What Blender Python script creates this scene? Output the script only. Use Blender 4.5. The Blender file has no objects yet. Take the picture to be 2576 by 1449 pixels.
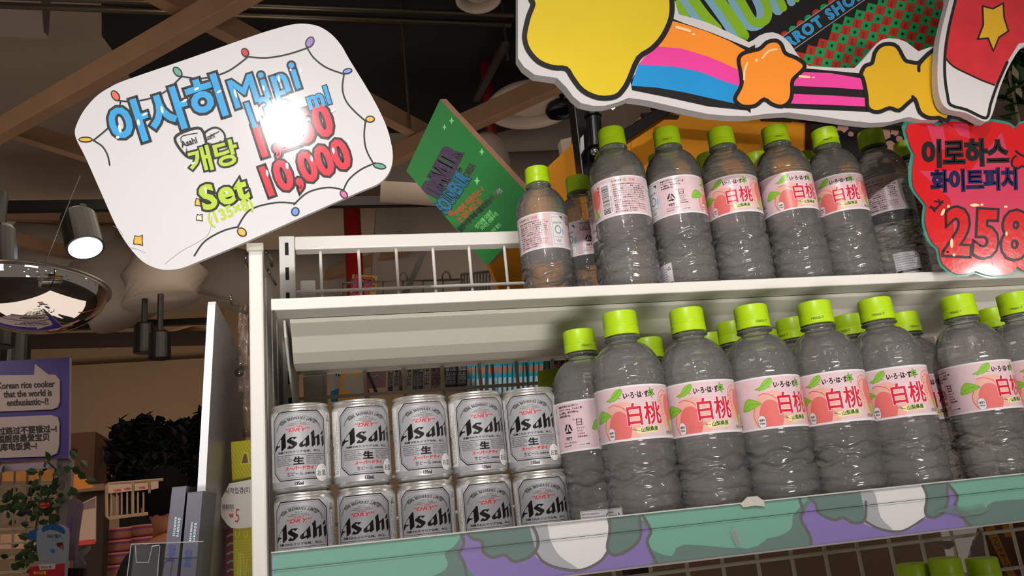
import bpy, bmesh, math, random
from mathutils import Vector, Matrix
from mathutils.geometry import tessellate_polygon
SC = bpy.context.scene
COL = SC.collection
random.seed(7)
PI = math.pi
# ------------------------------------------------------------------ camera (at the origin of the metre grid, eye level = z 0)
YAW, PITCH, ROLL, FPX = 0.22335551, 0.27166489, -0.10162875, 2040.0
CX, CY = 1288.0, 724.5
FW = Vector((math.sin(YAW)*math.cos(PITCH), math.cos(YAW)*math.cos(PITCH), math.sin(PITCH)))
_r = Vector((math.cos(YAW), -math.sin(YAW), 0)); _u = _r.cross(FW)
RT = _r*math.cos(ROLL) + _u*math.sin(ROLL)
UP = -_r*math.sin(ROLL) + _u*math.cos(ROLL)
cam_d = bpy.data.cameras.new('camera'); cam = bpy.data.objects.new('camera', cam_d); COL.objects.link(cam)
cam_d.sensor_fit = 'HORIZONTAL'; cam_d.sensor_width = 36; cam_d.lens = FPX/2576*36
cam_d.clip_start = 0.01; cam_d.clip_end = 60
cam.matrix_world = Matrix(((RT.x, UP.x, -FW.x, 0), (RT.y, UP.y, -FW.y, 0), (RT.z, UP.z, -FW.z, 0), (0, 0, 0, 1)))
SC.camera = cam
# ------------------------------------------------------------------ view, world, lights
vs = SC.view_settings
vs.view_transform = 'Standard'; vs.look = 'None'; vs.gamma = 1; vs.use_curve_mapping = False
vs.exposure = -0.12
cy = SC.cycles
cy.max_bounces = 22; cy.transmission_bounces = 20; cy.transparent_max_bounces = 24
cy.diffuse_bounces = 3; cy.glossy_bounces = 5; cy.caustics_reflective = False; cy.caustics_refractive = False
cy.sample_clamp_indirect = 4.0; cy.use_adaptive_sampling = True; cy.adaptive_threshold = 0.02
W = bpy.data.worlds.new('world'); SC.world = W; W.use_nodes = True
W.node_tree.nodes['Background'].inputs[0].default_value = (1.0, 0.82, 0.70, 1)
W.node_tree.nodes['Background'].inputs[1].default_value = 0.15
def lamp(name, kind, loc, target, energy, color, size=0.1, size_y=None, spot=None, blend=0.3, spread=None):
    d = bpy.data.lights.new(name, kind); d.energy = energy; d.color = color
    if kind == 'AREA':
        d.size = size
        if size_y: d.shape = 'RECTANGLE'; d.size_y = size_y
        if spread: d.spread = spread
    else:
        d.shadow_soft_size = size
    if kind == 'SPOT': d.spot_size = spot; d.spot_blend = blend
    o = bpy.data.objects.new(name, d); COL.objects.link(o); o.location = loc
    o.rotation_euler = (Vector(target)-Vector(loc)).to_track_quat('-Z', 'Y').to_euler()
    return o
lamp('key_spot', 'SPOT', (-1.10, -2.60, 2.10), (0.08, 0.75, 0.06), 400, (1.0, 0.975, 0.955), 0.045, spot=math.radians(31), blend=1.0)
lamp('right_spot', 'SPOT', (3.3, -2.0, 0.95), (0.75, 0.8, 0.3), 14, (1.0, 0.93, 0.88), 0.03, spot=math.radians(40), blend=0.8)
lamp('aisle_fill', 'AREA', (0.1, -0.9, 1.7), (0.3, 0.9, 0.1), 4.0, (1.0, 0.90, 0.84), 1.2, 0.5)  # soft fill light added above the aisle, no fixture behind it
lamp('low_front_fill', 'AREA', (0.35, -0.75, -0.38), (0.42, 0.85, 0.31), 2.0, (1.0, 0.95, 0.89), 1.6, 0.3, spread=math.radians(27))  # added low fill imitating bounce onto the shelf undersides
lamp('wall_fill', 'AREA', (-1.2, 6.0, 0.2), (-1.6, 9.0, 1.3), 27, (1.0, 0.80, 0.60), 3.0, 1.0)  # fill added to brighten the beige back wall
lamp('rear_aisle_fill', 'AREA', (0.2, 3.2, 1.4), (0.0, 4.5, -1.3), 24, (1.0, 0.80, 0.62), 2.5, 1.5)  # warm area light added to fill the rear aisle
lamp('left_aisle_fill', 'AREA', (-1.6, 1.6, 1.1), (-1.0, 3.8, -0.2), 8, (1.0, 0.83, 0.68), 0.8, 0.8)  # warm area light added to lift the left background
lamp('floor_bounce_fill', 'AREA', (-0.5, 3.6, -1.2), (-0.4, 3.8, 2.0), 30, (1.0, 0.82, 0.68), 3.0, 3.0)  # upward area light added in place of floor bounce on the ceiling
for lx, ly, lz, e in ((0.9, -1.6, 1.7, 5.0), (0.1, -2.4, 1.3, 5.0), (1.7, -1.2, 1.3, 4.0), (-1.8, -1.4, 1.6, 4.0), (2.6, -0.6, 1.5, 2.5), (0.6, -1.0, 0.75, 1.6), (-0.5, -1.2, 0.5, 1.2)):
    lamp('sparkle_point', 'POINT', (lx, ly, lz), (0, 0, 0), e, (1.0, 0.92, 0.84), 0.055)  # small unseen lamps added for sparkle on the bottles
# ------------------------------------------------------------------ pixel <-> place helpers (2576 x 1449 frame)
def ray(px, py): return FW*FPX + RT*(px-CX) - UP*(py-CY)
def at(px, py, Y): d = ray(px, py); return d*(Y/d.y)
def atz(px, py, Z): d = ray(px, py); return d*(Z/d.z)
def atx(px, py, X): d = ray(px, py); return d*(X/d.x)
# ------------------------------------------------------------------ materials
def lin(c): return tuple((x/12.92 if x <= .04045 else ((x+.055)/1.055)**2.4) for x in c)
MATS = {}
def mat(name, rgb, rough=0.5, metal=0.0, spec=0.5, bump=0.0, bscale=200, vary=0.0, vscale=8, emit=0, coat=0, aniso=0, trans=0, ior=1.45, alpha=None):
    if name in MATS: return MATS[name]
    m = bpy.data.materials.new(name); m.use_nodes = True; nt = m.node_tree; b = nt.nodes['Principled BSDF']
    c = lin(rgb)+(1,)
    b.inputs['Base Color'].default_value = c; b.inputs['Roughness'].default_value = rough
    b.inputs['Metallic'].default_value = metal; b.inputs['Specular IOR Level'].default_value = spec
    b.inputs['Coat Weight'].default_value = coat; b.inputs['Coat Roughness'].default_value = 0.075
    b.inputs['Anisotropic'].default_value = aniso
    b.inputs['Transmission Weight'].default_value = trans; b.inputs['IOR'].default_value = ior
    if emit: b.inputs['Emission Color'].default_value = c; b.inputs['Emission Strength'].default_value = emit
    if alpha is not None: b.inputs['Alpha'].default_value = alpha
    tc = nt.nodes.new('ShaderNodeTexCoord')
    if vary:
        n = nt.nodes.new('ShaderNodeTexNoise'); n.inputs['Scale'].default_value = vscale; n.inputs['Detail'].default_value = 5
        nt.links.new(tc.outputs['Object'], n.inputs['Vector'])
        mx = nt.nodes.new('ShaderNodeMix'); mx.data_type = 'RGBA'; mx.blend_type = 'MIX'
        mx.inputs[6].default_value = tuple(max(0, x*(1-vary)) for x in c[:3])+(1,); mx.inputs[7].default_value = tuple(min(1, x*(1+vary)) for x in c[:3])+(1,)
        nt.links.new(n.outputs['Fac'], mx.inputs[0]); nt.links.new(mx.outputs[2], b.inputs['Base Color'])
    if bump:
        n = nt.nodes.new('ShaderNodeTexNoise'); n.inputs['Scale'].default_value = bscale; n.inputs['Detail'].default_value = 3
        nt.links.new(tc.outputs['Object'], n.inputs['Vector'])
        bp = nt.nodes.new('ShaderNodeBump'); bp.inputs['Strength'].default_value = bump; bp.inputs['Distance'].default_value = 0.0004
        nt.links.new(n.outputs['Fac'], bp.inputs['Height']); nt.links.new(bp.outputs['Normal'], b.inputs['Normal'])
    MATS[name] = m; return m
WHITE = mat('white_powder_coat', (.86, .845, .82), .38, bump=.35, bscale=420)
WHITE2 = mat('white_matte_board', (.88, .87, .87), .6)
BLACK = mat('black_paint', (.035, .03, .03), .45)
BLKM = mat('black_metal', (.05, .048, .05), .35, bump=.1)
CARD = mat('sign_card_white', (.81, .80, .81), .55, coat=.22, bump=.12, bscale=260)
FOAM = mat('foam_board_white', (.80, .78, .78), .55, bump=.25, bscale=300)
INK = mat('ink_black', (.05, .045, .05), .55, coat=.3)
LBLUE = mat('paint_sky_blue', (.16, .62, .86), .55, coat=.3, vary=.12, vscale=30)
GLOW = mat('paint_highlight', (.85, .93, .97), .55, coat=.3)
RED = mat('paint_red', (.82, .13, .22), .55, coat=.3, vary=.1, vscale=30)
LIME = mat('paint_lime', (.69, .79, .20), .55, coat=.3, vary=.1, vscale=30)
YEL = mat('paint_yellow', (.86, .75, .13), .45, vary=.08, vscale=12, bump=.1, bscale=150)
ORG = mat('paint_orange', (.95, .55, .16), .45, vary=.08, vscale=15)
PNK = mat('paint_pink', (.90, .25, .60), .45, vary=.08, vscale=15)
BLU = mat('paint_blue', (.10, .55, .80), .45, vary=.1, vscale=15)
GRN = mat('paint_green', (.05, .62, .25), .45, vary=.1, vscale=15)
PUR = mat('paint_purple', (.42, .20, .62), .35)
OCH = mat('paint_ochre', (.85, .66, .10), .45, vary=.08, vscale=12)
MGT = mat('paint_magenta', (.85, .12, .55), .35)
TEALG = mat('paint_teal_green', (.05, .52, .40), .35)
DBLUE = mat('paint_cobalt', (.05, .42, .80), .35)
# ------------------------------------------------------------------ mesh builder
class MB:
    def __init__(s): s.v = []; s.f = []; s.m = []; s.mats = []
    def mi(s, m):
        if m not in s.mats: s.mats.append(m)
        return s.mats.index(m)
    def add(s, vs, fs, m):
        o = len(s.v); s.v += [tuple(v) for v in vs]; k = s.mi(m)
        for f in fs: s.f.append(tuple(i+o for i in f)); s.m.append(k)
        return s
    def box(s, a, b, m):
        x0, y0, z0 = a; x1, y1, z1 = b
        return s.hexa([(x0,y0,z0),(x1,y0,z0),(x1,y1,z0),(x0,y1,z0),(x0,y0,z1),(x1,y0,z1),(x1,y1,z1),(x0,y1,z1)], m)
    def hexa(s, v, m):
        return s.add(v, [(3,2,1,0),(4,5,6,7),(0,1,5,4),(1,2,6,5),(2,3,7,6),(3,0,4,7)], m)
    def bar(s, p, q, w, h, m, up=(0,0,1)):
        p, q = Vector(p), Vector(q); d = (q-p).normalized(); u = Vector(up)
        r = d.cross(u)
        if r.length < 1e-5: r = d.cross(Vector((1,0,0)))
        r.normalize(); u = r.cross(d)
        r *= w/2; u *= h/2
        return s.hexa([p-r-u, p+r-u, q+r-u, q-r-u, p-r+u, p+r+u, q+r+u, q-r+u], m)
    def tube(s, pts, r, m, n=8, caps=True):
        pts = [Vector(p) for p in pts]; rings = []; ref = Vector((0.13, 0.31, 0.94)).normalized(); vs = []
        for i, p in enumerate(pts):
            d = (pts[min(i+1, len(pts)-1)]-pts[max(i-1, 0)]).normalized()
            a = d.cross(ref)
            if a.length < .05: a = d.cross(Vector((1,0,0)))
            a.normalize(); b = d.cross(a); rr = r[i] if isinstance(r, (list, tuple)) else r
            vs += [p+(a*math.cos(2*PI*k/n)+b*math.sin(2*PI*k/n))*rr for k in range(n)]
        fs = []
        for i in range(len(pts)-1):
            for k in range(n): fs.append((i*n+k, i*n+(k+1)%n, (i+1)*n+(k+1)%n, (i+1)*n+k))
        if caps: fs.append(tuple(range(n))[::-1]); fs.append(tuple((len(pts)-1)*n+k for k in range(n)))
        return s.add(vs, fs, m)
    def lathe(s, prof, m, n=48, c=(0,0,0), fn=None, cap0=False, cap1=False):
        vs = []; c = Vector(c)
        for (r, z) in prof:
            for k in range(n):
                t = 2*PI*k/n; rr = fn(r, z, t) if fn else r
                vs.append(c+Vector((rr*math.cos(t), rr*math.sin(t), z)))
        fs = []
        for i in range(len(prof)-1):
            for k in range(n): fs.append((i*n+k, i*n+(k+1)%n, (i+1)*n+(k+1)%n, (i+1)*n+k))
        if cap0: fs.append(tuple(range(n))[::-1])
        if cap1: fs.append(tuple((len(prof)-1)*n+k for k in range(n)))
        return s.add(vs, fs, m)
    def sphere(s, c, r, m, n=16, h=10):
        if not isinstance(r, (tuple, list)): r = (r, r, r)
        prof = [(math.sin(PI*i/h), -math.cos(PI*i/h)) for i in range(h+1)]
        vs = []; 
        for (a, z) in prof:
            for k in range(n): vs.append((c[0]+r[0]*max(a, .001)*math.cos(2*PI*k/n), c[1]+r[1]*max(a, .001)*math.sin(2*PI*k/n), c[2]+r[2]*z))
        fs = [(i*n+k, i*n+(k+1)%n, (i+1)*n+(k+1)%n, (i+1)*n+k) for i in range(h) for k in range(n)]
        return s.add(vs, fs, m)
    def plate(s, front, depth, m, medge=None):
        """polygon of 3-D points given thickness along vector depth"""
        fr = [Vector(p) for p in front]; n = len(fr); d = Vector(depth)
        tris = tessellate_polygon([fr])
        s.add(fr, [tuple(t) for t in tris], m)
        s.add([p+d for p in fr], [tuple(t)[::-1] for t in tris], m)
        s.add(fr+[p+d for p in fr], [(i, (i+1)%n, n+(i+1)%n, n+i) for i in range(n)], medge or m)
        return s
    def build(s, name, parent=None, smooth=False, fix=True, loc=None):
        me = bpy.data.meshes.new(name); me.from_pydata(s.v, [], s.f)
        for m in s.mats: me.materials.append(m)
        me.polygons.foreach_set('material_index', s.m)
        if fix:
            bm = bmesh.new(); bm.from_mesh(me); bmesh.ops.recalc_face_normals(bm, faces=bm.faces); bm.to_mesh(me); bm.free()
        if smooth: me.polygons.foreach_set('use_smooth', [True]*len(me.polygons))
        me.update()
        o = bpy.data.objects.new(name, me); COL.objects.link(o)
        if parent: o.parent = parent
        if loc: o.location = loc
        return o
def smooth_by_angle(o, deg=35):
    me = o.data; bm = bmesh.new(); bm.from_mesh(me)
    for f in bm.faces: f.smooth = True
    for e in bm.edges:
        if len(e.link_faces) == 2 and e.calc_face_angle(0) > math.radians(deg): e.smooth = False
    bm.to_mesh(me); bm.free(); return o
def bevel(o, w=.0008, seg=2):
    md = o.modifiers.new('bevel', 'BEVEL'); md.width = w; md.segments = seg; md.limit_method = 'ANGLE'; return o
def tag(o, label, cat, group=None, kind=None):
    o['label'] = label; o['category'] = cat
    if group: o['group'] = group
    if kind: o['kind'] = kind
    return o
def thing(name, label, cat, loc=(0,0,0), rz=0, group=None):
    o = bpy.data.objects.new(name, None); COL.objects.link(o); o.location = loc; o.rotation_euler = (0,0,rz); o.empty_display_size = .02
    return tag(o, label, cat, group)
def struct(o): o['kind'] = 'structure'; return o
def copy_tree(o, parent=None):
    c = o.copy(); COL.objects.link(c)
    if parent: c.parent = parent
    for ch in list(o.children): copy_tree(ch, c)
    return c
# ------------------------------------------------------------------ flat print: polygons, strokes and lettering
_tc = {}
def glyphs(s, off=0.0, shear=0.0, space=1.0, res=3):
    k = (s, round(off, 4), shear, space, res)
    if k in _tc: return _tc[k]
    c = bpy.data.curves.new('t', 'FONT'); c.body = s; c.size = 1; c.offset = off; c.shear = shear; c.space_character = space
    c.resolution_u = res; c.fill_mode = 'BOTH'
    o = bpy.data.objects.new('t', c); COL.objects.link(o)
    me = bpy.data.meshes.new_from_object(o.evaluated_get(bpy.context.evaluated_depsgraph_get()))
    me.calc_loop_triangles()
    out = ([(v.co.x, v.co.y) for v in me.vertices], [tuple(t.vertices) for t in me.loop_triangles])
    bpy.data.objects.remove(o); bpy.data.meshes.remove(me); bpy.data.curves.remove(c)
    _tc[k] = out; return out
def clip_poly(p, c):
    out = list(p); n = len(c)
    area = sum(c[i][0]*c[(i+1)%n][1]-c[(i+1)%n][0]*c[i][1] for i in range(n)); sg = 1 if area > 0 else -1
    for i in range(n):
        a, b = c[i], c[(i+1)%n]; src = out; out = []
        if not src: break
        def side(q): return sg*((b[0]-a[0])*(q[1]-a[1])-(b[1]-a[1])*(q[0]-a[0]))
        for j in range(len(src)):
            P, Q = src[j-1], src[j]; sp, sq = side(P), side(Q)
            if (sp >= 0) != (sq >= 0):
                t = sp/(sp-sq); out.append((P[0]+(Q[0]-P[0])*t, P[1]+(Q[1]-P[1])*t))
            if sq >= 0: out.append(Q)
    return out
class Print:
    """flat print kept as triangles; ydown=True for pixel-like drawing frames"""
    def __init__(s, ydown=True, clip=None): s.t = []; s.yd = -1 if ydown else 1; s.clip = clip; s.c = 0
    def step(s): s.c = (s.c+1) % 12; return s.c*.03
    def tri(s, a, b, c, m, L):
        if s.clip:
            q = clip_poly([a, b, c], s.clip)
            for i in range(1, len(q)-1): s.t.append((q[0], q[i], q[i+1], m, L))
        else: s.t.append((a, b, c, m, L))
    def poly(s, pts, m, L=1):
        L += s.step()
        for a, b, c in tessellate_polygon([[Vector((p[0], p[1], 0)) for p in pts]]): s.tri(pts[a], pts[b], pts[c], m, L)
        return s
    def smooth(s, pts, m, L=1, k=4): return s.poly(spline(pts, k, True), m, L)
    def stroke(s, pts, w, m, L=1, closed=False, k=0):
        """one mitred ribbon, so nothing overlaps itself"""
        if k: pts = spline(pts, k, closed)
        q = [pts[0]]
        for p in pts[1:]:
            if math.hypot(p[0]-q[-1][0], p[1]-q[-1][1]) > w*.02: q.append(p)
        if closed and len(q) > 2 and math.hypot(q[0][0]-q[-1][0], q[0][1]-q[-1][1]) < w*.02: q.pop()
        pts = q; n = len(pts); L += s.step(); h = w/2
        if n < 2: return s
        D = []
        for i in range(n if closed else n-1):
            (x0, y0), (x1, y1) = pts[i], pts[(i+1) % n]; d = math.hypot(x1-x0, y1-y0) or 1e-9; D.append(((x1-x0)/d, (y1-y0)/d))
        lf, rt = [], []
        for i in range(n):
            a = D[i-1] if (i > 0 or closed) else D[0]; b = D[i] if i < len(D) else D[-1]
            nx, ny = -(a[1]+b[1]), a[0]+b[0]; l = math.hypot(nx, ny)
            if l < 1e-6: nx, ny, l = -b[1], b[0], 1.0
            nx, ny = nx/l, ny/l; c = max(.5, abs(-nx*b[1]+ny*b[0])); e = h/c
            lf.append((pts[i][0]+nx*e, pts[i][1]+ny*e)); rt.append((pts[i][0]-nx*e, pts[i][1]-ny*e))
        for i in range(n if closed else n-1):
            j = (i+1) % n; s.tri(lf[i], lf[j], rt[j], m, L); s.tri(lf[i], rt[j], rt[i], m, L)
        if not closed:
            for p, d, sg in ((pts[0], D[0], -1), (pts[-1], D[-1], 1)):
                a0 = math.atan2(d[1]*sg, d[0]*sg); f = [(p[0]+h*math.cos(a0+t), p[1]+h*math.sin(a0+t)) for t in (-PI/2, -PI/4, 0, PI/4, PI/2)]
                for i in range(1, 4): s.tri(f[0], f[i], f[i+1], m, L)
        return s
    def disc(s, x, y, r, m, L=1, n=20, ry=None, rot=0):
        ry = ry or r; cr, sr = math.cos(rot), math.sin(rot); L += s.step()
        p = [(x+r*math.cos(2*PI*i/n)*cr-ry*math.sin(2*PI*i/n)*sr, y+r*math.cos(2*PI*i/n)*sr+ry*math.sin(2*PI*i/n)*cr) for i in range(n)]
        for i in range(1, n-1): s.tri(p[0], p[i], p[i+1], m, L)
        return s
    def ring(s, x, y, r, w, m, L=1, n=24, ry=None):
        return s.stroke([(x+r*math.cos(2*PI*i/n), y+(ry or r)*math.sin(2*PI*i/n)) for i in range(n)], w, m, L, True)
    def text(s, st, x, y, size, m, L=1, rot=0, off=0, shear=0, sx=1, sy=1, space=1.0, align='L', res=3):
        if off > .0125: s.outline(st, x, y, size, 2*off*size*(sx+sy)/2, m, L+.4, rot, 0, shear, sx, sy, space, align); off = 0
        v, t = glyphs(st, off, shear, space, res)
        if not v: return s
        L += s.step()*.5
        r = math.radians(rot); yd = s.yd
        R = (math.cos(r), math.sin(r)*yd); U = (-math.sin(r), math.cos(r)*yd)
        if align == 'C': x0 = (min(p[0] for p in v)+max(p[0] for p in v))/2
        elif align == 'R': x0 = max(p[0] for p in v)
        else: x0 = 0
        q = [(x+((a-x0)*sx*R[0]+b*sy*U[0])*size, y+((a-x0)*sx*R[1]+b*sy*U[1])*size) for a, b in v]
        for a, b, c in t: s.tri(q[a], q[b], q[c], m, L)
        return s
    def outline(s, st, x, y, size, w, m, L=1, rot=0, off=0, shear=0, sx=1, sy=1, space=1.0, align='L'):
        v, t = glyphs(st, off, shear, space, 3); cnt = {}
        if not v: return s
        key = [(round(a, 4), round(b, 4)) for a, b in v]
        for f in t:
            for i in range(3):
                e = (key[f[i]], key[f[(i+1) % 3]])
                if e[0] != e[1]: cnt[e] = cnt.get(e, 0)+1
        nxt = {}
        for (a, b) in cnt:
            if (b, a) not in cnt: nxt.setdefault(a, []).append(b)
        r = math.radians(rot); yd = s.yd; Rr = (math.cos(r), math.sin(r)*yd); U = (-math.sin(r), math.cos(r)*yd)
        xs = [p[0] for p in v]; x0 = (min(xs)+max(xs))/2 if align == 'C' else (max(xs) if align == 'R' else 0)
        g = lambda p: (x+((p[0]-x0)*sx*Rr[0]+p[1]*sy*U[0])*size, y+((p[0]-x0)*sx*Rr[1]+p[1]*sy*U[1])*size)
        while nxt:
            a = next(iter(nxt)); loop = [a]
            while a in nxt:
                b = nxt[a].pop()
                if not nxt[a]: del nxt[a]
                a = b
                if a == loop[0]: break
                loop.append(a)
            if len(loop) > 2: s.stroke([g(p) for p in loop], w, m, L, True)
        return s
    def bubble(s, st, x, y, size, m, L=1, rot=0, sx=1, sy=1, fat=.028, line=.060, out=None, space=1.12):
        s.text(st, x, y, size, out or INK, L, rot, .0, 0, sx, sy, space); s.outline(st, x, y, size, (fat+line)*2*size, out or INK, L, rot, 0, 0, sx, sy, space)
        s.text(st, x, y, size, m, L+1, rot, .0, 0, sx, sy, space); s.outline(st, x, y, size, fat*2*size, m, L+1, rot, 0, 0, sx, sy, space); return s
    def build(s, name, mapper, parent, maxw=None):
        mb = MB(); tr = s.t
        if maxw:
            out = []; stack = list(tr)
            while stack:
                a, b, c, m, L = stack.pop()
                xs = (a[0], b[0], c[0])
                if max(xs)-min(xs) > maxw:
                    e = sorted([(abs(a[0]-b[0]), 0), (abs(b[0]-c[0]), 1), (abs(c[0]-a[0]), 2)])[-1][1]
                    if e == 0: d = ((a[0]+b[0])/2, (a[1]+b[1])/2); stack += [(a, d, c, m, L), (d, b, c, m, L)]
                    elif e == 1: d = ((b[0]+c[0])/2, (b[1]+c[1])/2); stack += [(a, b, d, m, L), (a, d, c, m, L)]
                    else: d = ((c[0]+a[0])/2, (c[1]+a[1])/2); stack += [(a, b, d, m, L), (d, b, c, m, L)]
                else: out.append((a, b, c, m, L))
            tr = out
        idx = {}
        for a, b, c, m, L in tr:
            f = []
            for p in (a, b, c):
                k = (round(p[0], 5), round(p[1], 5), L, m.name)
                if k not in idx: idx[k] = len(mb.v); mb.v.append(tuple(mapper(p[0], p[1], L)))
                f.append(idx[k])
            if len(set(f)) == 3: mb.f.append(tuple(f)); mb.m.append(mb.mi(m))
        return mb.build(name, parent, fix=False)
def spline(pts, k=4, closed=False):
    n = len(pts); out = []
    rng = range(n) if closed else range(n-1)
    for i in rng:
        g = lambda j: pts[j % n] if closed else pts[max(0, min(n-1, j))]
        p0, p1, p2, p3 = g(i-1), g(i), g(i+1), g(i+2)
        for j in range(k):
            t = j/k
            out.append(tuple(.5*((2*p1[d])+(-p0[d]+p2[d])*t+(2*p0[d]-5*p1[d]+4*p2[d]-p3[d])*t*t+(-p0[d]+3*p1[d]-3*p2[d]+p3[d])*t**3) for d in (0, 1)))
    if not closed: out.append(tuple(pts[-1]))
    return out
def atp(px, py, P, N): d = ray(px, py); return d*(P.dot(N)/d.dot(N))
def plane_map(Y, eps=.00025): return lambda x, y, L: at(x, y, Y-L*eps)

# ================================================================== SETTING
CEIL = mat('ceiling_plaster', (.66, .60, .54), .9, vary=.15, vscale=1.2)
WALLM = mat('wall_plaster', (.62, .53, .43), .9, vary=.08, vscale=1.5)
FLOORM = mat('floor_vinyl', (.30, .26, .23), .5, vary=.15, vscale=3)
DUCT = mat('duct_sheet', (.62, .58, .54), .55, vary=.08, vscale=2)
WOODS = mat('lattice_wood', (.60, .47, .36), .6, vary=.2, vscale=9)
struct(MB().box((-6, -2.5, -1.5), (7, 9.2, -1.42), FLOORM).build('floor'))
struct(MB().box((-6, -0.5, 2.45), (7, 9.2, 2.55), CEIL).build('ceiling'))
w_ = MB().box((-6, 9.0, -1.42), (7, 9.2, 2.45), WALLM).box((-6, 8.86, .98), (7, 9.0, 1.9), WALLM)
struct(w_.build('wall_back'))
# black plenum under the ceiling
pl = [atz(px, py, 2.1) for px, py in [(252,-160),(256,90),(300,150),(330,200),(420,330),(960,335),(1250,335),(1560,250),(1700,-160)]]
DARKP = mat('plenum_black', (.075, .068, .065), .8, vary=.3, vscale=2)
tag(MB().plate(pl, (0, 0, .33), DARKP).build('air_plenum'), 'large flat black plenum slab hanging under the ceiling', 'duct')
tag(MB().plate([atz(px, py, 2.2) for px, py in [(-150,-150),(90,-150),(110,80),(122,92),(118,98),(-150,84)]], (0, 0, .2), DUCT).build('ceiling_duct'), 'pale rectangular duct box at the top left corner of the ceiling', 'duct')

# wooden ceiling lattice: every slat its own object
lat = thing('ceiling_lattice', 'open lattice of crossing pale wood beams under the ceiling', 'lattice', group=None)
def slat(p, q, Z, w=.035, h=.07, ext=0.12):
    a, b = atz(*p, Z), atz(*q, Z); d = (b-a)
    a = a-d*ext; b = b+d*ext
    a.z += h/2; b.z += h/2
    bevel(MB().bar(a, b, w, h, WOODS).build('slat', lat), .002)
slat((0,352), (618,8), 1.45, .045, .075)
slat((385,0), (1060,352), 1.53, .045, .075, .05)
slat((-40,322), (200,398), 1.53, .04, .07)
slat((895,455), (1400,232), 1.45, .045, .075, .06)
slat((17,612), (620,752), 1.72, .04, .07, .03)
slat((150,722), (324,665), 1.80, .045, .07, .1)
slat((207,792), (330,815), 1.85, .05, .07, .2)
slat((276,876), (530,806), 1.75, .05, .07, .1)
slat((370,822), (530,850), 1.83, .05, .07, .1)
slat((820,706), (1010,640), 1.72, .05, .07, .1)
slat((1010,640), (1300,752), 1.80, .05, .07, .1)
slat((-20,552), (350,566), 1.95, .05, .07, .1)

# conduits, rods and rails
STEEL = mat('conduit_steel', (.50, .46, .40), .35, .85)
c1 = tag(MB().tube([atz(-80, -12, 2.0), atz(1292, 38, 2.0)], .012, STEEL, 10).build('conduit', smooth=True), 'upper of the two long steel conduits near the top edge', 'conduit', None)
c2 = tag(MB().tube([atz(-80, 10, 2.0), atz(1285, 62, 2.0)], .013, STEEL, 10).build('conduit', smooth=True), 'lower of the two long steel conduits near the top edge', 'conduit', None)
for (px, py0, py1, lab) in [(1012, -60, 322, 'thin threaded rod hanging left of the green souvenir board'), (1268, -60, 150, 'thin threaded rod hanging beside the yellow star cutout')]:
    p = atz(px, 60, 2.0); q = at(px+22 if px < 1100 else px+10, py1, p.y)
    tag(MB().tube([(p.x, p.y, 2.44), (p.x, p.y, q.z)], .006, STEEL, 6).build('hanging_rod'), lab, 'rod')
tag(MB().bar(atz(1272, 110, 1.9), atz(1200, 275, 1.9)+Vector((0,0,.05)), .03, .02, mat('bracket_grey', (.30,.27,.25), .5)).build('hanging_bracket'), 'diagonal grey metal brace left of the round ceiling vent', 'bracket')
RAIL = mat('track_black', (.04, .038, .036), .5)
tag(MB().bar(atz(-60, 522, 1.62), atz(1150, 505, 1.62), .04, .05, RAIL).build('light_track'), 'black lighting track running behind the white price sign', 'track')
tag(MB().bar(atz(100, 826, 1.5), atz(560, 806, 1.5), .05, .04, RAIL).build('light_track'), 'black lighting track above the beige back wall', 'track')
tag(MB().bar(atz(-60, 862, 1.72), atz(560, 850, 1.72), .3, .06, mat('beam_dark', (.14,.10,.08), .7)).build('ceiling_beam'), 'dark brown ceiling beam just above the beige back wall', 'beam')
REDP = mat('red_pipe_paint', (.50, .04, .05), .45)
p = at(667, 40, 3.2); tag(MB().tube([(p.x, p.y, 2.09), (p.x, p.y, 1.5)], .033, REDP, 14).build('sprinkler_pipe', smooth=True), 'dark red vertical pipe above the white price sign', 'pipe')
p = at(893, 700, 4.6); tag(MB().tube([(p.x, p.y, 2.45), (p.x, p.y, -1.4)], .05, REDP, 14).build('sprinkler_pipe', smooth=True), 'dark red vertical pipe behind the wire rack', 'pipe')
p = at(1240, 360, 3.4); q = at(1250, 470, 3.4); tag(MB().tube([(p.x, p.y, 2.45), (q.x, p.y, q.z)], .025, REDP, 14).build('sprinkler_pipe', smooth=True), 'dark red pipe stub right of the green souvenir board', 'pipe')

# flexible ducts (big pale tubes)
def duct(pts, r, lab, Y, n=20):
    P = [at(x, y, Y) for x, y in pts]
    tag(MB().tube(P, r, DUCT, n).build('ventilation_duct', smooth=True), lab, 'duct')
duct([(60,600),(160,650),(300,640)], .20, 'pale ventilation duct above the convex mirror', 5.2)
duct([(250,660),(300,730),(330,790)], .22, 'pale round duct end right of the convex mirror', 4.8)
duct([(440,650),(400,720),(405,760)], .19, 'pale round duct end beside the beige board top', 4.3)
duct([(430,655),(620,700),(900,690)], .20, 'pale ventilation duct passing behind the rack post', 5.8)
duct([(960,440),(1150,455),(1470,440)], .13, 'pale horizontal duct behind the green souvenir board', 3.6)
duct([(1130,370),(1300,365),(1470,330)], .13, 'brownish duct below the round ceiling vent', 4.7)
duct([(940,610),(1300,640),(1600,600)], .45, 'wide pale duct seen through the upper wire grid', 5.6)

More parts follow.
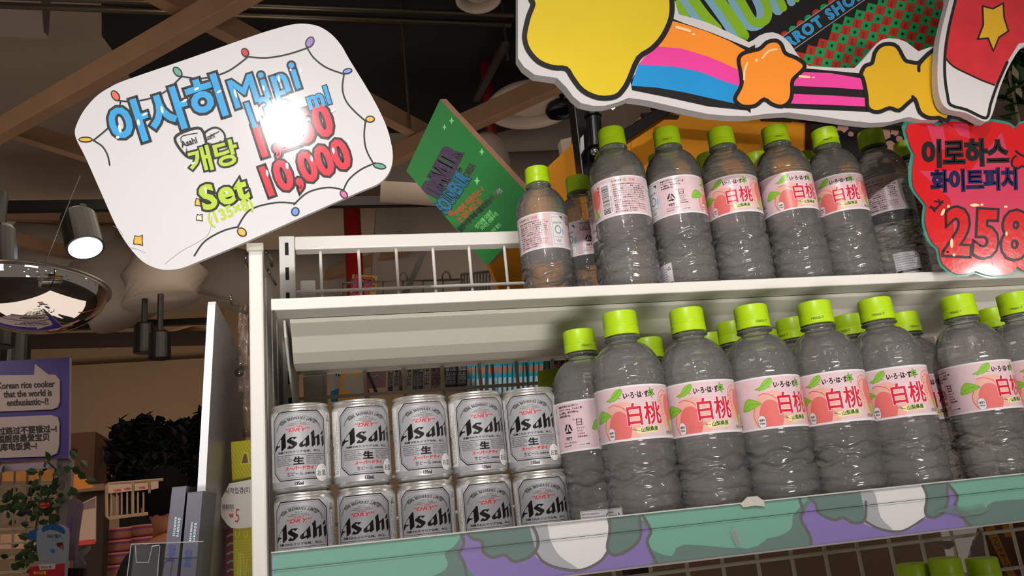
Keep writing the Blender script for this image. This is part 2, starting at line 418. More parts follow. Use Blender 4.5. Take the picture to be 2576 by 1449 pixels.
# round ceiling vent and downlight
VENT = mat('vent_white', (.80, .74, .68), .4)
def disc_vent(px, py, Z, R, name, lab, cat, core=True):
    c = atz(px, py, Z); t = thing(name, lab, cat, c)
    MB().lathe([(R*.72, .02), (R*.78, -.012), (R*.9, -.028), (R, -.02), (R*1.0, .0), (R*.9, .02)], VENT, 48).build('rim', t, smooth=True)
    MB().lathe([(R*.02, .0), (R*.5, -.004), (R*.62, .006), (R*.62, .016)], VENT, 40, cap0=True).build('diffuser_plate', t, smooth=True)
    MB().lathe([(R*.74, .015), (R*.7, .12), (R*.5, .14)], mat('vent_throat', (.12,.10,.09), .8), 40, cap1=True).build('throat', t, smooth=True)
disc_vent(1338, 262, 1.75, .205, 'ceiling_vent', 'large round white ceiling vent behind the sloping beam', 'vent')
disc_vent(1203, -12, 1.95, .09, 'ceiling_downlight', 'small round white downlight cut by the top edge', 'light')
c = at(1228, 420, 2.9); tag(MB().sphere(c, (.09, .09, .15), VENT, 24, 16).build('globe_lamp', smooth=True), 'pale egg-shaped lamp half hidden by the green souvenir board', 'lamp')
# ribbed black duct mouth
c = atz(1408, 262, 1.75); t = thing('duct_mouth', 'black ribbed duct mouth beside the round ceiling vent', 'duct', c)
MB().lathe([(.055,0),(.07,-.03),(.06,-.05),(.05,-.03)], BLKM, 28).build('collar', t, smooth=True)
for k in range(6): MB().bar((-.05, -.035+.014*k, -.03), (.05, -.035+.014*k, -.03), .004, .012, BLKM).build('rib', t)

# spotlights on the tracks
LENS = mat('spot_lens', (.90, .97, 1.0), .1, emit=6)
def spot(px, py, Y, r, L, lab, tiltx, tilty, lit=False, top=.2):
    c = at(px, py, Y); t = thing('track_spotlight', lab, 'light', c)
    d = Vector((tiltx, tilty, -1)).normalized()
    MB().tube([-d*L/2, -d*L*.42, d*L*.40, d*L/2], [r*.8, r*.96, r, r], BLKM, 24).build('housing', t, smooth=False)
    MB().tube([(0,0,0), (0,0,top)], .014, BLKM, 8).build('stem', t)
    if lit: MB().tube([d*L*.5, d*(L*.5+.003)], r*.86, LENS, 24).build('lens', t)
    else: MB().tube([d*L*.5, d*(L*.5+.003)], r*.86, INK, 24).build('lens', t)
spot(205, 582, 2.9, .062, .155, 'lit black spotlight below the price sign, left', .32, -.35, True, .1)
spot(-3, 635, 2.6, .05, .17, 'black spotlight cut by the left edge above the convex mirror', .1, -.1)
spot(362, 850, 4.2, .048, .15, 'slim black spotlight over the beige wall, left one of a pair', 0, 0)
spot(402, 868, 4.0, .05, .13, 'black spotlight over the beige wall, right one of a pair', 0, 0, False, .25)
spot(38, 880, 3.4, .055, .12, 'black spotlight just above the purple sign', 0, 0, False, .3)
spot(0, 800, 3.0, .05, .2, 'black spotlight below the convex mirror at the left edge', 0, 0, False, .3)
# convex mirror
c = at(82, 728, 2.45); t = thing('convex_mirror', 'silver half-dome convex security mirror at the left edge', 'mirror', c)
R = .195; prof = [(R*math.sin(a), -R*.62*math.cos(a)) for a in [PI/2*i/20 for i in range(21)]]; prof[0] = (.001, prof[0][1])
MB().lathe(prof, mat('mirror_chrome', (.93, .93, .93), .02, 1.0), 64).build('dome', t, smooth=True)
MB().lathe([(R*.99, .0), (R*1.05, .002), (R*1.05, .01), (R*.95, .012), (.001, .02)], mat('mirror_rim', (.55, .52, .50), .3, .6), 64).build('rim', t, smooth=True)
MB().tube([(0,.02,.02),(0,.25,.5)], .0015, BLKM, 6).build('hanging_rod', t)
t.rotation_euler = (math.radians(-4), math.radians(3), 0)

# ================================================================== SHELVING UNIT
rack = thing('shelving_unit', 'white metal gondola shelving unit holding the cans and bottles', 'shelving', (0, .8, -1.42))
def rk(mb, name, b=.0012, parent=None):
    o = mb.build(name); o.parent = parent or rack
    if parent is None: o.matrix_parent_inverse = Matrix.Translation((0, -.8, 1.42))
    if b: bevel(o, b)
    return o
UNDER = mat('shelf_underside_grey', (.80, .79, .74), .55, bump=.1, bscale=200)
XR = 1.6
rk(MB().box((-.0785, .760, -1.40), (-.0655, .776, .2690), WHITE), 'front_post', .0018)
sp_ = MB().box((-.0770, .776, -1.40), (-.0672, 1.075, .262), WHITE)
rk(sp_, 'side_panel')
for k in range(3): rk(MB().box((-.0672, .80+.07*k, -1.3), (-.0660, .806+.07*k, .25), WHITE), 'panel_rib', .0004)
SLOT = mat('slot_dark', (.03, .028, .026), .7)
up_ = rk(MB().box((-.0690, 1.038, -1.40), (-.0492, 1.062, .3800), WHITE), 'upright')
for k in range(22):
    z = .362-.034*k; o = MB().box((-.0615, 1.0372, z-.0085), (-.0570, 1.0385, z+.0085), SLOT).build('slot', up_)
    o.matrix_parent_inverse = Matrix.Identity(4)
rk(MB().box((.6+.9, 1.038, -1.40), (.6+.92, 1.062, .3800), WHITE), 'upright')
# back rails + wire grid
rk(MB().box((-.0492, 1.040, .3612), (XR, 1.062, .3800), WHITE), 'top_rail', .002)
def vx(k): return -.0167+.0499*k
for k in range(0, 32):
    rk(MB().tube([(vx(k), 1.048, .3625), (vx(k), 1.048, .215)], .0021, WHITE, 8), 'wire', 0)
rk(MB().tube([(-.049, 1.0435, .3045), (XR, 1.0435, .3045)], .0021, WHITE, 8), 'wire', 0)
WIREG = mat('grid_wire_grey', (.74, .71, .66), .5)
for k in range(0, 32):
    rk(MB().tube([(vx(k), 1.048, .205), (vx(k), 1.048, -.30)], .0026, WIREG, 8), 'wire', 0)
for z in (.165, .115, .06, .01, -.09, -.14, -.19):
    rk(MB().tube([(-.049, 1.0435, z), (XR, 1.0435, z)], .0024, WIREG, 8), 'wire', 0)
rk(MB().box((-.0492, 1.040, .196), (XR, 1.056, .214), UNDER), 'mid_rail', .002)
# top shelf
sh = rk(MB().box((-.0602, .777, .2096), (XR, .779, .2211), WHITE).box((-.0602, .779, .2185), (XR, 1.036, .2211), WHITE), 'shelf', .001)
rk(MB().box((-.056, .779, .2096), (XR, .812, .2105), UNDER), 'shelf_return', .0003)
# light trough under the shelf
tr_ = MB()
pf = [(.812,.2094),(.812,.2050),(.835,.196),(.846,.1815),(.862,.1735),(.905,.1735),(.93,.19),(1.035,.195),(1.035,.2094)]
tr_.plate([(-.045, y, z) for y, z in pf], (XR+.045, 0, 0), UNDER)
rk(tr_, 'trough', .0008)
rk(MB().bar((-.045, .8465, .1845), (XR, .8465, .1845), .004, .0012, WHITE), 'trough_bead', 0)
rk(MB().plate([(-.0505, .815, .2094), (-.0505, .80, .205), (-.0505, .81, .19), (-.0505, 1.036, .09), (-.0505, 1.036, .2094)], (.002, 0, 0), WHITE), 'bracket', .0004)
rk(MB().plate([(.93, .815, .2094), (.93, .80, .205), (.93, .81, .19), (.93, 1.036, .09), (.93, 1.036, .2094)], (.002, 0, 0), UNDER), 'bracket', .0004)
# white clip plates at the grid corner
rk(MB().box((-.044, 1.05, .225), (-.0245, 1.053, .322), WHITE), 'clip_plate', .003)
rk(MB().box((-.044, 1.056, -.04), (-.0185, 1.06, .1955), UNDER), 'back_plate', .001)
# lower shelf
ZL = -.041
rk(MB().box((-.0540, .664, ZL-.0025), (XR, 1.036, ZL), WHITE).box((-.0540, .662, ZL-.008), (XR, .6645, ZL), WHITE), 'shelf', .001)
rk(MB().box((-.0545, 1.056, -.62), (XR, 1.062, -.35), UNDER), 'back_plate', .001)
rk(MB().box((-.056, .72, -.412), (XR, 1.036, -.409), WHITE), 'shelf', .001)
# cartoon-free price strip: purple with green bush shapes
strip = thing('price_strip', 'purple shelf-edge strip printed with green bushes under the bottles', 'strip', (.3, .66, -.03))
CLEAR = mat('strip_acrylic', (.8, .8, .8), .08, trans=0, alpha=.10, spec=.5)
PURS = mat('strip_purple', (.42, .30, .66), .28, coat=.4)
SGL = mat('strip_green_light', (.30, .62, .52), .28, coat=.4); SGD = mat('strip_green_dark', (.14, .37, .31), .28, coat=.4)
SLN = mat('strip_outline', (.14, .11, .11), .3, coat=.4); SWH = mat('strip_white', (.88, .87, .87), .28, coat=.4); SGY = mat('strip_grey', (.62, .62, .63), .28)
y0 = .660
def sparent(o): o.parent = strip; o.matrix_parent_inverse = Matrix.Translation((-.3, -.66, .03)); return o
sparent(MB().box((-.0540, y0, -.0498), (XR, y0+.0018, -.0096), PURS).build('backing'))
q0, q1 = (683.5, 1388.6), (2640, 1186.2); q3, q2 = None, None
def topy(x): return 1388.4-.1032*(x-683)
def pxof(X, Z, Y=y0):
    v = Vector((X, Y, Z)); w = v.dot(FW); return (CX+FPX*v.dot(RT)/w, CY-FPX*v.dot(UP)/w)
clipq = [pxof(-.0535, -.0098), pxof(.75, -.0098), pxof(.75, -.0496), pxof(-.0535, -.0496)]
pr = Print(clip=clipq)
def bush(light, dark, line, w=8):
    pr.smooth(dark, SGD, 1, 3)
    if light: pr.smooth(light, SGL, 2, 3)
    pr.stroke(line, w, SLN, 3, False, 4)
bush([(640,1370),(900,1340),(1138,1335),(1146,1370),(1118,1392),(1126,1424),(1080,1452),(900,1500),(640,1500)],
     [(630,1340),(1150,1310),(1160,1360),(1152,1388),(1168,1420),(1176,1470),(900,1520),(620,1500)],
     [(1150,1325),(1164,1350),(1166,1372),(1155,1392),(1168,1418),(1176,1460)])
pr.smooth([(1330,1290),(1345,1370),(1352,1404),(1400,1428),(1462,1434),(1520,1402),(1540,1340),(1540,1280)], SWH, 1, 4)
pr.smooth([(1330,1300),(1348,1385),(1362,1410),(1410,1430),(1455,1432),(1410,1400),(1385,1360),(1372,1310)], SGY, 2, 4)
pr.stroke([(1345,1385),(1368,1414),(1410,1430),(1462,1434),(1510,1412),(1530,1385)], 7, SLN, 3, False, 4)
bush(None, [(1170,1320),(1188,1352),(1212,1362),(1216,1388),(1240,1402),(1270,1396),(1292,1412),(1330,1402),(1352,1376),(1350,1345),(1335,1300),(1250,1300)],
     [(1172,1335),(1188,1354),(1212,1362),(1216,1388),(1240,1402),(1270,1396),(1292,1412),(1330,1402),(1352,1376),(1350,1345),(1336,1318)])
bush(None, [(1530,1290),(1534,1340),(1528,1378),(1542,1396),(1570,1390),(1598,1370),(1612,1345),(1606,1300)],
     [(1534,1300),(1534,1340),(1528,1378),(1542,1396),(1570,1390),(1598,1370),(1612,1345),(1608,1300)])
bush([(1612,1280),(1634,1320),(1630,1362),(1645,1385),(1690,1398),(1720,1370),(1880,1380),(1930,1355),(1960,1348),(1990,1330),(1995,1295),(2008,1240)],
     [(1606,1280),(1636,1332),(1628,1362),(1644,1402),(1664,1450),(2020,1430),(2040,1378),(2032,1335),(2015,1300),(2016,1240)],
     [(1612,1290),(1637,1334),(1628,1362),(1644,1402),(1668,1440)])
pr.stroke([(2008,1245),(2020,1285),(2015,1305),(2036,1345),(2040,1365),(2034,1385)], 8, SLN, 3, False, 4)
pr.smooth([(2165,1230),(2178,1290),(2172,1315),(2215,1330),(2280,1335),(2325,1300),(2332,1250),(2320,1210)], SWH, 1, 4)
pr.smooth([(2165,1230),(2176,1290),(2172,1315),(2215,1330),(2245,1332),(2215,1300),(2200,1240)], SGY, 2, 4)
pr.stroke([(2175,1310),(2215,1331),(2270,1336),(2322,1306)], 6, SLN, 3, False, 4)
bush(None, [(2030,1240),(2052,1266),(2060,1290),(2098,1306),(2120,1300),(2150,1314),(2176,1306),(2178,1260),(2160,1225)],
     [(2036,1252),(2052,1268),(2060,1290),(2098,1308),(2120,1302),(2150,1316),(2176,1306),(2178,1262)], 7)
bush(None, [(2318,1215),(2332,1250),(2328,1290),(2348,1302),(2372,1290),(2384,1262),(2380,1215)],
     [(2322,1222),(2332,1250),(2328,1290),(2348,1302),(2372,1290),(2384,1262),(2382,1225)], 7)
bush([(2390,1200),(2412,1245),(2410,1275),(2440,1292),(2470,1290),(2500,1262),(2600,1250),(2640,1200)],
     [(2378,1195),(2406,1248),(2402,1276),(2424,1304),(2450,1330),(2660,1310),(2660,1180)],
     [(2380,1212),(2408,1248),(2402,1276),(2424,1304),(2446,1326)], 7)
sparent(pr.build('print', plane_map(y0-.0001, .00006), None))
SEAM = mat('strip_seam', (.10,.16,.15), .4)
sparent(MB().box((-.0540, y0-.0030, -.0222), (XR, y0-.0026, -.0218), SEAM).build('seam_line'))
sparent(MB().box((-.0540, y0-.0025, -.0500), (XR, y0-.0012, -.0096), CLEAR).build('clear_cover'))
sparent(MB().box((-.0540, y0-.0032, -.0510), (XR, y0+.004, -.0496), mat('strip_lip_grey', (.55,.52,.52), .3)).build('bottom_lip'))
sparent(MB().box((-.0540, y0-.0032, -.0098), (XR, y0+.004, -.0088), mat('strip_lip_clear', (.75,.74,.72), .12)).build('top_lip'))
# torn bits on the strip
TORN = mat('torn_paper', (.72, .70, .66), .7, bump=.5, bscale=300)
pp = Print()
pp.poly([(1862,1268),(1880,1250),(1905,1248),(1922,1260),(1924,1274),(1900,1272),(1870,1276)], TORN, 4)
sparent(pp.build('torn_label', plane_map(y0-.0034, .0001), None)); pp = Print()
pp.poly([(2352,1288),(2400,1272),(2440,1278),(2475,1268),(2488,1282),(2470,1292),(2420,1300),(2395,1290)], mat('tape_haze', (.45,.52,.48), .5, alpha=.55), 4)
sparent(pp.build('tape_strip', plane_map(y0-.0034, .0001), None)); pp = Print()
pp.poly([(1838,1332),(1850,1326),(1862,1356),(1868,1378),(1852,1374),(1842,1352)], mat('tape_scuff', (.6,.6,.6), .6, alpha=.5), 4)
sparent(pp.build('tape_scuff', plane_map(y0-.0034, .0001), None))

# ================================================================== BEER CANS
SILV = mat('can_silver', (.80, .80, .81), .34, .45, aniso=.5, vary=.06, vscale=60)
SILB = mat('can_bare_aluminium', (.88, .87, .85), .22, .75)
PANEL = mat('can_panel_grey', (.68, .68, .69), .36, .30, vary=.08, vscale=90)
CWHT = mat('can_sticker_white', (.88, .87, .86), .4); CRED = mat('can_print_red', (.80, .08, .16), .35); CINK = mat('can_print_black', (.07, .06, .07), .3)
CGRY = mat('can_print_grey', (.42, .42, .43), .35, .3)
RC, HC = .0263, .0785
can_prof = [(.0005,.004),(.016,.004),(.0195,.0005),(.0215,0),(.0232,.0010),(.0250,.0030),(.0260,.0050),(RC,.0066),(RC,.0718),(.02615,.0728),(.0254,.0742),(.0248,.0752),(.0248,.0758),(.0253,.0762),(.0257,.0770),(.0257,.0780),(.0252,.0785),(.0246,.0780),(.0242,.0745),(.0235,.0742),(.0005,.0745)]
def cyl_map(R, eps): return lambda x, y, L: Vector(((R+L*eps)*math.sin(x/1000/R), -(R+L*eps)*math.cos(x/1000/R), y/1000))
def can_print():
    p = Print(ydown=False); n = CINK
    x0, x1, yb, yt = -21.5, 21.5, 11.5, 65.0; c = 6.5
    oct_ = lambda d: [(x0+d, yt-c-d*.4), (x0+c+d*.4, yt-d), (x1-c-d*.4, yt-d), (x1-d, yt-c-d*.4), (x1-d, yb+c+d*.4), (x1-c-d*.4, yb+d), (x0+c+d*.4, yb+d), (x0+d, yb+c+d*.4)]
    # horizontal lines below the panel
    for k in range(9): p.stroke([(-33, 10.6+k*.0-.0-0+k*-.0), (33, 10.6)], .12, CGRY, 1) if k == 0 else None
    # arch, ears of grain
    arc = [(17.5*math.sin(t), 44.0+15.8*math.cos(t)) for t in [math.radians(a) for a in range(-58, 59, 6)]]
    p.stroke(arc, .22, n, 2)
    for sg in (-1, 1):
        for k in range(9):
            t = math.radians(sg*(46+4.5*k)); r = 16.8
            p.disc(r*1.05*math.sin(t), 44.0+r*.95*math.cos(t)-k*.25, 1.15-.08*k, CGRY, 2, 10, .45, -t+sg*.7)
        p.stroke([(sg*12.2, 54.6), (sg*16.6, 49.5), (sg*18.6, 44.0)], .25, n, 3, False, 4)
    s = 'ASAHI BREWERIES LIMITED'; tot = 112; adv = {'I': .55, ' ': .9, 'W': 1.25}
    ws = [adv.get(ch, 1.0) for ch in s]; S = sum(ws); a = -tot/2
    for ch, w in zip(s, ws):
        t = a+w*tot/S/2; a += w*tot/S
        if ch != ' ':
            tr = math.radians(t); p.text(ch, 14.9*math.sin(tr)*1.02, 43.0+12.6*math.cos(tr), 3.6, n, 3, -t*.95, .028, 0, .60, 1.25, align='C')
    p.text('ASAHI', 0, 52.6, 1.9, n, 3, 0, 0, .3, 1.1, align='C'); p.text('DRAFT BEER', 0, 50.3, 2.0, n, 3, 0, 0, .3, 1.1, align='C')
    p.text('THE BEER FOR ALL SEASONS', 0, 48.9, 1.1, n, 3, 0, .02, .2, 1.15, align='C')
    p.text('SUPER', 0, 46.7, 2.3, CRED, 3, 0, .02, .25, 1.1, align='C')
    p.text('“DRY”', 0, 42.3, 5.4, CRED, 3, 0, .02, .3, 1.15, 1.0, 1.05, align='C')
    # brush-like wordmark from flat-cut strokes
    def W(pts, m=n, L=4): p.poly([(-20.5+(x-250)*.0405, 21.8+(1120-y)*.0405*1.0) for x, y in pts], m, L)
    glyph = [
        [(250,1090),(262,1000),(320,900),(495,640),(520,640),(528,1000),(520,1030),(440,1110),(425,1105),(428,800),(415,790),(345,880),(320,945),(340,962),(400,955),(395,985),(330,1010),(285,1085),(268,1118)],
        [(545,850),(560,820),(620,760),(650,755),(745,762),(700,820),(680,830),(672,792),(650,790),(628,822),(735,915),(742,940),(735,980),(670,1060),(640,1072),(560,1068),(550,1045),(590,985),(610,975),(618,1015),(640,1018),(660,985),(545,880)],
        [(770,990),(785,950),(860,860),(940,735),(952,735),(962,1000),(900,1058),(885,1050),(886,1010),(850,1040),(810,1055),(775,1030)],
        [(985,680),(1040,600),(1055,605),(1062,800),(1150,715),(1162,720),(1168,990),(1120,1040),(1106,1035),(1108,815),(1095,815),(1072,850),(1072,1000),(1015,1055),(1000,1050),(998,740)],
        [(1205,790),(1258,728),(1266,735),(1270,985),(1235,1045),(1218,1040)],
        [(1190,700),(1235,605),(1250,612),(1248,690),(1210,745)]]
    for g in glyph: W(g)
    W([(890,850),(890,960),(850,990),(838,975),(850,900)], PANEL, 5)
    p.text('洗練されたクリアな味、辛口。', 0, 18.8+.3, 2.55, n, 3, 0, .03, 0, 1, 1.1, align='C')
    # second block
    return p
cp = can_print()
# shift scheme: wordmark sits in z 21.8..43; lower block handled here with finer print
cp = Print(ydown=False)
def layout(p):
    q = can_print().t
    # lift the whole upper art: z' = z*0.80+13.2 so that the lower text block fits
    f = lambda P: (P[0], P[1])
    for a, b, c, m, L in q:
        lift = lambda P: (P[0], 31.5+(P[1]-18.5)*(65.0-31.5)/(65.0-18.5))
        if m in (PANEL,) and L == 1 or (L == 2 and m is CINK and False): p.t.append((a, b, c, m, L))
        else: p.t.append((a, b, c, m, L, 'u', lift))
    out = []
    for t in p.t:
        if len(t) == 7:
            a, b, c, m, L, _, lf = t; ys = (a[1], b[1], c[1])
            out.append((lf(a), lf(b), lf(c), m, L))
        else: out.append(t)
    p.t = out
layout(cp)
# octagon frame again at its true place (the lifted one is dropped)
x0, x1, yb, yt, c_ = -21.5, 21.5, 10.8, 65.0, 6.5
cp.poly([(x0, yt-c_), (x0+c_, yt), (x1-c_, yt), (x1, yt-c_), (x1, yb+c_), (x1-c_, yb), (x0+c_, yb), (x0, yb+c_)], PANEL, 1)
for d, w in ((0, .8), (1.5, .22)):
    cp.stroke([(x0+d, yt-c_-d*.4), (x0+c_+d*.4, yt-d), (x1-c_-d*.4, yt-d), (x1-d, yt-c_-d*.4), (x1-d, yb+c_+d*.4), (x1-c_-d*.4, yb+d), (x0+c_+d*.4, yb+d), (x0+d, yb+c_+d*.4)], w, CINK, 2, True)
cp.stroke([(-19, 30.2), (19, 30.2)], .35, CINK, 3)
cp.text('生', 0, 23.0, 7.6, CINK, 3, 0, .045, 0, 1.1, .85, align='C')
for k, s in enumerate(['ASAHI SUPER DRY IS', 'BREWED USING CARE-', 'FULLY SELECTED YEAST', 'AND INGREDIENTS', 'UTILISING ADVANCED']):
    cp.text(s, -18.8, 28.2-1.5*k, 1.35, CINK, 3, 0, .012, .15, .98)
for k, s in enumerate(['BREWING TECHNIQUES.', 'ENJOY THE REFRESH-', 'ING TASTE AND SILKY', 'SMOOTHNESS OF', 'ASAHI SUPER DRY']):
    cp.text(s, 5.6, 28.2-1.5*k, 1.35, CINK, 3, 0, .012, .15, .98)
cp.text('スーパードライ', 0.5, 18.6, 3.1, CRED, 3, 0, .05, .1, 1, 1, align='C')
cp.text('生ビール', -2.8, 14.0, 3.2, CINK, 3, 0, .012, 0, .95, 1.1, align='C'); cp.text('(非熱処理)', 8.0, 14.5, 1.7, CINK, 3, 0, .03, 0, 1, align='C')
cp.disc(17.6, 15.2, 5.6, CINK, 5, 28, 7.4); cp.disc(17.6, 15.2, 5.35, CWHT, 6, 28, 7.15)
cp.text('お酒', 17.6, 13.1, 4.6, CINK, 7, 0, .012, 0, .9, 1.1, align='C'); cp.text('さけ', 19.4, 18.6, 1.5, CINK, 7, align='C')
cp.text('135ml', 0, 5.6+.4, 4.4, CINK, 3, 0, .04, 0, .62, 1.0, align='C')
for k in range(6): cp.stroke([(-40, 9.8-.75*k), (40, 9.8-.75*k)], .16, CGRY, 1)
# white import stickers with fine print left and right of the panel
def sticker(p, xa, xb, mark):
    p.poly([(xa, 11), (xb, 11), (xb, 64), (xa, 64)], CWHT, 3)
    rows = int((xb-xa-1)/1.7)
    lines = ['제품명 아사히 슈퍼드라이 생맥주 맥주 수입원 롯데아사히', '원재료명 정제수 맥아 쌀 옥수수 전분 호프', '경고 지나친 음주는 뇌졸중 기억력 손상이나 치매를 유발', '임신 중 음주는 기형아 출생 위험을 높입니다', '용량 135ml 에탄올함량 5.0% 유통기한 밑면 표기']
    for k in range(rows): p.text(lines[k % 5], xa+1.9+1.7*k, 12.5 if k else 30, 1.35, CINK, 4, 90, .01, 0, 1.35 if k else 1.0, 1)
    if mark == 'black':
        p.poly([(xa+.8, 12), (xa+3.4, 12), (xa+3.4, 36), (xa+.8, 36)], CINK, 5); p.text('19세미만 판매금지', xa+2.9, 13.5, 2.0, CWHT, 6, 90, .03, 0, 1.25)
    else:
        tri = [(xa+1.4, 57), (xa+5.4, 57), (xa+3.4, 61.5)]
        p.stroke(tri, .55, CINK, 5, True); p.text('알미늄', xa+3.4, 57.9, 1.0, CINK, 6, 0, .02, align='C')
sticker(cp, -35.5, -24.0, 'black'); sticker(cp, 24.0, 35.5, 'recycle')
# barcode + body text further round
random.seed(3); z = 14
while z < 34:
    w = random.choice([.3, .5, .8]); cp.poly([(-47, z), (-39, z), (-39, z+w), (-47, z+w)], CINK, 3); z += w+random.choice([.35, .6])
for k in range(3): cp.text('ビール 原材料 麦芽 ホップ 米 コーン スターチ アルコール分5%', -45+2.2*k, 36, 1.5, CINK, 3, 90, .01)
for k in range(5): cp.text('お酒は20歳になってから。空き缶はリサイクル。製造者アサヒビール', 40.5+2.4*k, 12, 1.7, CINK, 3, 90, .01)
cp.t = [tuple((q[0]*1.2, q[1] if q[1] < 10.8 else 10.8+(q[1]-10.8)*1.115) for q in t[:3])+t[3:] for t in cp.t]
random.seed(11)
def make_can(lab, grp):
    t = thing('beer_can', lab, 'can', group=grp)
    o = MB().lathe(can_prof, SILV, 64).build('can_body', t, smooth=True); me = o.data
    me.materials.append(SILB); n = len(can_prof)-1
    for i in range(n):
        if i < 6 or i >= 8:
            for k in range(64): me.polygons[i*64+k].material_index = 1
    smooth_by_angle(o, 50)
    MB().lathe([(.0035,.0),(.006,.0006),(.0085,.0)], SILB, 16, (0, -.006, .0748)).build('pull_tab', t, smooth=True)
    cp.build('can_print', cyl_map(RC+.00004, .000018), t, 2.6)
    return t
cans_top = [('first', -11), ('second', 4), ('third', 2), ('fourth', 3), ('fifth', 4)]
YC = .781
top_x = [-.0358+.0, .0187, .0746, .1287, .1822]
proto = None
wordT = ['at the far left end, against the rack post', 'second from the rack post', 'in the middle of the row', 'second from the bottles', 'at the right end, next to the bottles']
for row in (0, 1):
    for i in range(5):
        a = ('upper row of stacked silver beer cans, ' if row else 'bottom row of silver beer cans, ')+wordT[i]
        if proto is None: proto = t = make_can(a, 'small silver beer cans')
        else: t = copy_tree(proto); t['label'] = a
        x = top_x[i] + (0 if row else [.0015, .002, .0005, .0015, .003][i])
        ex = ([-6, 12, 8, 13, 2] if row else [-12, -10, -2, 10, 5])[i]
        t.location = (x, YC, ZL + row*.0786)
        t.rotation_euler = (0, 0, -math.atan2(x, YC)+math.radians(ex))

# ================================================================== WATER BOTTLES
def glass_mat():
    """thin PET full of water: refraction, straight-through light, pale scatter in place of focused light and a sharp surface gloss"""
    m = bpy.data.materials.new('water_bottle_clear'); m.use_nodes = True; nt = m.node_tree; nt.nodes.clear()
    N = lambda t: nt.nodes.new('ShaderNode'+t); L = nt.links.new
    out = N('OutputMaterial'); g = N('BsdfGlass'); g.inputs['IOR'].default_value = 1.33; g.inputs['Roughness'].default_value = 0.0; g.inputs['Color'].default_value = (1, 1, 1, 1)
    tr = N('BsdfTransparent'); tr.inputs['Color'].default_value = (1, 1, 1, 1)
    df = N('BsdfDiffuse'); df.inputs['Color'].default_value = (.93, .92, .90, 1); tl = N('BsdfTranslucent'); tl.inputs['Color'].default_value = (.93, .92, .90, 1)
    gl = N('BsdfGlossy'); gl.inputs['Roughness'].default_value = .04; fr = N('Fresnel'); fr.inputs['IOR'].default_value = 1.5
    mx, m2, m3, m4 = N('MixShader'), N('MixShader'), N('MixShader'), N('MixShader')
    mx.inputs[0].default_value = .50; m4.inputs[0].default_value = .38; m2.inputs[0].default_value = .15  # diffuse and translucent share stands in for bright focused light in the water
    tc = N('TexCoord'); mp = N('Mapping'); mp.inputs['Scale'].default_value = (.5, .5, 2.6); n = N('TexNoise'); n.inputs['Scale'].default_value = 45; n.inputs['Detail'].default_value = 2
    L(tc.outputs['Object'], mp.inputs['Vector']); L(mp.outputs[0], n.inputs['Vector'])
    b = N('Bump'); b.inputs['Strength'].default_value = .7; b.inputs['Distance'].default_value = .003; L(n.outputs['Fac'], b.inputs['Height'])
    for q in (g, gl, fr, df, tl): L(b.outputs[0], q.inputs['Normal'])
    L(g.outputs[0], mx.inputs[1]); L(tr.outputs[0], mx.inputs[2]); L(df.outputs[0], m4.inputs[1]); L(tl.outputs[0], m4.inputs[2])
    L(mx.outputs[0], m2.inputs[1]); L(m4.outputs[0], m2.inputs[2]); L(fr.outputs[0], m3.inputs[0]); L(m2.outputs[0], m3.inputs[1]); L(gl.outputs[0], m3.inputs[2]); L(m3.outputs[0], out.inputs[0])
    return m
PET = glass_mat()
CAPM = mat('cap_lime', (.66, .80, .06), .38)
LBG = mat('label_pink_film', (.84, .73, .75), .28, vary=.10, vscale=140, coat=.2, bump=.2, bscale=160)
LWH = mat('label_white', (.86, .84, .85), .3); PCH = mat('label_peach_light', (.88, .66, .61), .3); PCD = mat('label_peach_dark', (.85, .43, .42), .3)
LFG = mat('label_leaf_green', (.52, .74, .24), .3); LFD = mat('label_leaf_line', (.28, .50, .14), .3); LRD = mat('label_red', (.80, .10, .20), .3)
LBK = mat('label_black', (.12, .08, .08), .3); LTG = mat('label_tag_beige', (.90, .83, .60), .3); LDG = mat('label_dark_green', (.10, .34, .14), .3)
LRT = mat('label_red_line', (.80, .28, .28), .3); LCG = mat('label_teal', (.04, .42, .32), .3); LYG = mat('label_yellow_mark', (.80, .88, .20), .4); LSK = mat('label_sky', (.62, .78, .92), .35)
R_B, H_B = .0333, .213
def radius(z, t):
    """PET body radius at height z (mm) and angle t"""
    if z < 76:   # wavy lower body
        w = z + 2.2*math.sin(5*t+.4) + 1.1*math.sin(9*t+z*.05)
        r = 33.3
        for zc, dep, wd in ((8,1.7,2.0),(19,1.5,2.2),(31,1.8,2.2),(43,1.5,2.0),(60.5,2.6,2.4),(70.5,2.4,2.2)):
            zz = zc + (2.4*math.sin(6*t+(zc*.9)) if zc in (60.5,70.5) else 1.3*math.sin(4*t+zc))
            r -= dep*math.exp(-((z-zz)/wd)**2)
        if z < 3: r -= (3-z)**2*.45
        return r
    if z < 89: return 33.1 - .5*math.exp(-((z-88)/1.0)**2) - .4*math.exp(-((z-77.5)/1.2)**2)
    if z < 142: return 32.95 if z > 91.5 else 33.2-.5*math.exp(-((z-91)/.8)**2)
    if z < 151: return 33.2 - .55*math.exp(-((z-143.5)/.8)**2) - .55*math.exp(-((z-147.5)/.8)**2) - .4*math.exp(-((z-151)/.9)**2)
    if z < 182.5:
        u = (z-151)/31.5; r = 13.4+(33.3-13.4)*math.sqrt(max(0, 1-u**1.75))**1.15
        pan = 0
        for zc in (157, 164, 171): pan += math.exp(-((z-zc)/.7)**2)
        tt = (t*12/(2*PI)) % 1; pan += math.exp(-((tt-.5)/.045)**2)
        return r-.38*min(1, pan)*(1-u)
    return 13.4
zs = [i*1.0 for i in range(3, 77)]
